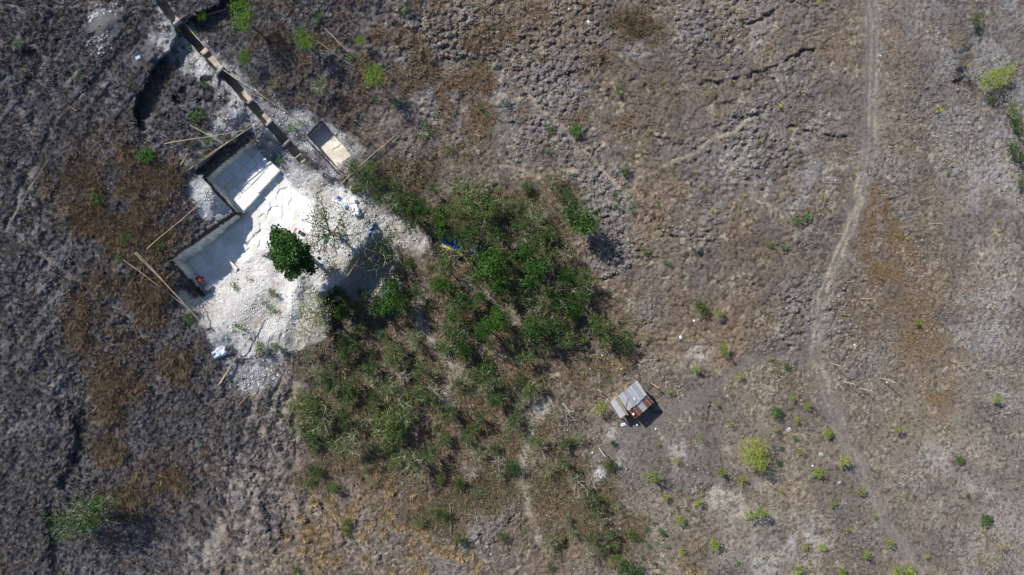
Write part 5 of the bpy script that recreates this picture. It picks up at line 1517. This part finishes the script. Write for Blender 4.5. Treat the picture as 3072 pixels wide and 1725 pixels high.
LIT = [(1707, 27, .22, 'white scrap in the field at the top, left one'), (1766, 66, .32, 'bright white bag in the field near the top'), (2042, 1012, .32, 'white rag on the dry ground above the hut'), (2082, 962, .22, 'small white scrap near the thorny bush'), (1807, 1066, .2, 'upper white scrap between thicket and hut'), (1823, 1078, .22, 'lower white scrap between thicket and hut'),
       (1770, 1107, .12, 'tiny white scrap left of the brush heap'), (1650, 1134, .1, 'tiny white speck at the thicket edge'), (1900, 1277, .16, 'white scrap in the hut shadow, left one'), (1911, 1275, .2, 'white scrap in the hut shadow, right one'), (1967, 1287, .2, 'white scrap below and right of the hut'), (2506, 540, .14, 'white stone-like scrap left of the upper track'), (2641, 167, .16, 'white scrap right of the upper track'), (1777, 1358, .2, 'upper white scrap on the burnt-out clearing'), (1808, 1380, .16, 'lower white scrap on the clearing above the stone heap'),
       (601, 1086, .12, 'tiny white scrap below the tarpaulin'), (1640, 1545, .12, 'white scrap beside the lower sandy path'), (1850, 1643, .14, 'white scrap among the lower thorn bushes'), (1990, 1669, .14, 'white scrap in the lower grass clearing'), (160, 1247, .1, 'white speck in dark scrub at lower left'), (2563, 1034, .2, 'pale stone right of the track fork'), (2660, 1147, .16, 'white scrap beside the pair of stakes'), (2438, 1397, .18, 'pale scrap on open ground above a lime shrub')]
for (u, v, s, lab) in LIT:
    lump('litter', u, v, s, s * .75, s * .4, M_CLOTHW, lab, 'litter', rp.uniform(0, 3), group='scattered white litter')
lump('rubbish_pile', 1870, 1274, .55, .35, .2, M_BLUEW, 'blue and white rubbish pile below the hut', 'rubbish', .2)
lump('blue_scrap', 1829, 1558, .35, .2, .1, M_LBLUE, 'blue plastic scrap in shade right of the lower trees', 'plastic scrap', .5)
lump('blue_scrap', 547, 687, .2, .14, .1, M_LBLUE, 'left blue scrap on the bank above the lower pit', 'plastic scrap', .5)
lump('blue_scrap', 562, 688, .2, .14, .1, M_LBLUE, 'right blue scrap on the bank above the lower pit', 'plastic scrap', .5)
lump('charred_patch', 2366, 1289, .55, .4, .12, M_ZINC_C, 'grey ash heap left of the lower track', 'ash heap', .3)
lump('charred_patch', 2463, 1364, .5, .36, .12, M_ZINC_C, 'grey ash heap between two lime shrubs', 'ash heap', .3)
lump('charred_patch', 2518, 1448, .34, .26, .1, M_ZINC_C, 'small grey ash heap beside the lower track', 'ash heap', .3)
mb = MB(); pr = hp(1899.5, 1242, 1.85)
mb.tube([(0, 0, 0), (0, 0, .08)], .11, 10)
o = add('white_bowl', mb.mesh('white_bowl', M_WHITE), loc=hut0 + pr + Vector((0, 0, .02)))
tag(o, 'round white bowl on the rusty part of the hut roof', 'bowl')
lump('blue_rag', 1904, 1198, .2, .32, .05, M_LBLUE, 'blue and white rag on the grey hut roof', 'rag', .5, z=hz + 2.22)

# brush heap above the hut
mb = MB(); rb = random.Random(3)
for i in range(90):
    a = rb.uniform(0, 6.28); q = rb.random() ** .5
    p = Vector((math.cos(a) * q * 1.1, math.sin(a) * q * .8, rb.uniform(0, .35) * (1 - q * .5)))
    d_ = Vector((rb.gauss(0, 1), rb.gauss(0, 1), rb.gauss(.1, .3))).normalized() * rb.uniform(.3, .8)
    mb.tube([p - d_ * .5 + Vector((0, 0, .1)), p + d_ * .5 + Vector((0, 0, .1))], .018, 3, False)
o = add('brush_heap', mb.mesh('brush_heap', M_WOOD), loc=on_ground(1866, 1092)); tag(o, 'heap of cut dry brown branches above the hut', 'brush heap')
pole('plank', (1860, 1109), (1876, 1101), .05, M_PALEWOOD, 'short white plank beside the brush heap', 'plank', .3, .3)

# awning under the trees
aw0 = Vector(at(1385, 728, 1.9)); 
awb = Vector((aw0.x, aw0.y, z_at_world(aw0.x, aw0.y)))
awn = empty('awning', awb); tag(awn, 'blue tarpaulin awning with yellow edges under the thicket trees', 'awning')
cor = [Vector(at(u, v, awb.z + h)) - awb for (u, v, h) in ((1340, 687, 1.6), (1446, 733, 1.6), (1427, 768, 1.4), (1323, 738, 1.4))]
nx, ny = 16, 8
Vv = []
for j in range(ny + 1):
    for i in range(nx + 1):
        s, t = i / nx, j / ny
        p = cor[0].lerp(cor[1], s).lerp(cor[3].lerp(cor[2], s), t)
        p = p + Vector((0, 0, -.28 * math.sin(math.pi * s) * math.sin(math.pi * t) + .05 * math.sin(9 * s + 5 * t)))
        Vv.append(p)
F = [(j * (nx + 1) + i, (j + 1) * (nx + 1) + i, (j + 1) * (nx + 1) + i + 1, j * (nx + 1) + i + 1) for j in range(ny) for i in range(nx)]
o = add('canopy', pymesh('canopy', Vv, F, M_TARP, True), awn)
sm = o.modifiers.new('thick', 'SOLIDIFY'); sm.thickness = .012
for (a, b) in (((1339, 687), (1320, 714)), ((1325, 736), (1356, 748)), ((1372, 757), (1388, 769))):
    p, q = Vector(at(*a, awb.z + 1.58)) - awb, Vector(at(*b, awb.z + 1.5)) - awb
    d_ = q - p
    mb = MB(); mb.box((p + q) * .5, d_.length, .24, .04, math.atan2(d_.y, d_.x), .02)
    add('yellow_edge', mb.mesh('yellow_edge', M_YEL), awn)
for c_ in cor:
    mb = MB(); mb.tube([Vector((c_.x, c_.y, -.2)), c_], .04, 5)
    add('pole', mb.mesh('pole', M_BAMBOO), awn)

# ------------------------------------------------------------------ the worker bending down in the pit
M_SKIN = mat_plain('brown_skin', (0.22, 0.12, 0.075), .6, .08, 8, .05)
M_RED = mat_plain('red_shirt', (0.50, 0.025, 0.05), .8, .15, 10, .2)
M_TROUSER = mat_plain('dark_trousers', (0.045, 0.05, 0.06), .85, .2, 10, .2)
M_HAIR = mat_plain('black_hair', (0.012, 0.011, 0.011), .6, .2, 20, .2)


def skin_mesh(name, joints, edges, mat_, root=0):
    me = bpy.data.meshes.new(name)
    me.from_pydata([j[0] for j in joints], edges, [])
    o = bpy.data.objects.new(name, me); COL.objects.link(o)
    sk_ = o.modifiers.new('skin', 'SKIN'); sk_.use_smooth_shade = True
    for i, j in enumerate(joints):
        me.skin_vertices[0].data[i].radius = (j[1], j[1] * (j[2] if len(j) > 2 else 1))
    me.skin_vertices[0].data[root].use_root = True
    ss = o.modifiers.new('sub', 'SUBSURF'); ss.levels = 1; ss.render_levels = 1
    me.materials.append(mat_)
    return o


# hips first; trunk leans forward (+x), arms reach to the floor
J = [((0, 0, .92), .15), ((.14, 0, 1.06), .14), ((.30, 0, 1.16), .16), ((.42, 0, 1.18), .11), ((.50, 0, 1.19), .055), ((.60, 0, 1.17), .095), ((.66, 0, 1.13), .085),
     ((.36, .20, 1.15), .062), ((.46, .26, .88), .046), ((.52, .2, .62), .036), ((.55, .18, .52), .03),
     ((.36, -.20, 1.15), .062), ((.47, -.26, .88), .046), ((.53, -.2, .62), .036), ((.56, -.18, .52), .03),
     ((0, .10, .86), .10), ((.07, .12, .48), .068), ((-.02, .13, .08), .046), ((.12, .14, .03), .036),
     ((0, -.10, .86), .10), ((.09, -.12, .48), .068), ((.02, -.13, .08), .046), ((.16, -.14, .03), .036)]
E = [(0, 1), (1, 2), (2, 3), (3, 4), (4, 5), (5, 6), (2, 7), (7, 8), (8, 9), (9, 10), (2, 11), (11, 12), (12, 13), (13, 14), (0, 15), (15, 16), (16, 17), (17, 18), (0, 19), (19, 20), (20, 21), (21, 22)]
body = skin_mesh('person', J, E, M_SKIN)
body.location = Vector(at(595, 834, 0.9)); body.location.z = 0.0
body.rotation_euler = (0, 0, math.radians(-50))
tag(body, 'person in a red shirt bending down in the lower pit', 'person')
for k_, (jj, ee, nm, mt_) in enumerate((
        ([((-.02, 0, .94), .168), ((.14, 0, 1.07), .160), ((.30, 0, 1.17), .178), ((.41, 0, 1.185), .12), ((.36, .2, 1.155), .08), ((.42, .245, 1.0), .066), ((.36, -.2, 1.155), .08), ((.42, -.245, 1.0), .066)], [(0, 1), (1, 2), (2, 3), (2, 4), (4, 5), (2, 6), (6, 7)], 'shirt', M_RED),
        ([((0, 0, .91), .166), ((0, .10, .86), .115), ((.07, .12, .48), .085), ((.0, .13, .16), .066), ((0, -.10, .86), .115), ((.09, -.12, .48), .085), ((.04, -.13, .16), .066)], [(0, 1), (1, 2), (2, 3), (0, 4), (4, 5), (5, 6)], 'trousers', M_TROUSER),
        ([((.585, 0, 1.205), .10), ((.64, 0, 1.185), .085)], [(0, 1)], 'hair', M_HAIR))):
    o = skin_mesh(nm, jj, ee, mt_); o.parent = body
fingers = []
for sgn in (1, -1):
    for f_ in range(5):
        a = J[10][0] if sgn > 0 else J[14][0]
        off_ = (f_ - 2) * .018
        ln = (.05, .075, .085, .078, .06)[f_]
        mb = MB(); mb.tube([(a[0], a[1] + off_, a[2] + .01), (a[0] + .015 + (.02 if f_ == 0 else 0), a[1] + off_ * 1.3, a[2] - ln * .5), (a[0] + .03, a[1] + off_ * 1.4, a[2] - ln)], [.010, .009, .007], 5)
        fingers.append(add('finger', mb.mesh('finger', M_SKIN), body))
lump('cloth_bag', 586, 838, .4, .3, .25, M_PALEWOOD, 'pale bag on the pit floor beside the bending person', 'bag', .3, z=0.0)

flush_labels()
print('PLANTS', NPLANT, 'TRIS', sum(len(o.data.polygons) for o in scn.objects if o.type == 'MESH'))
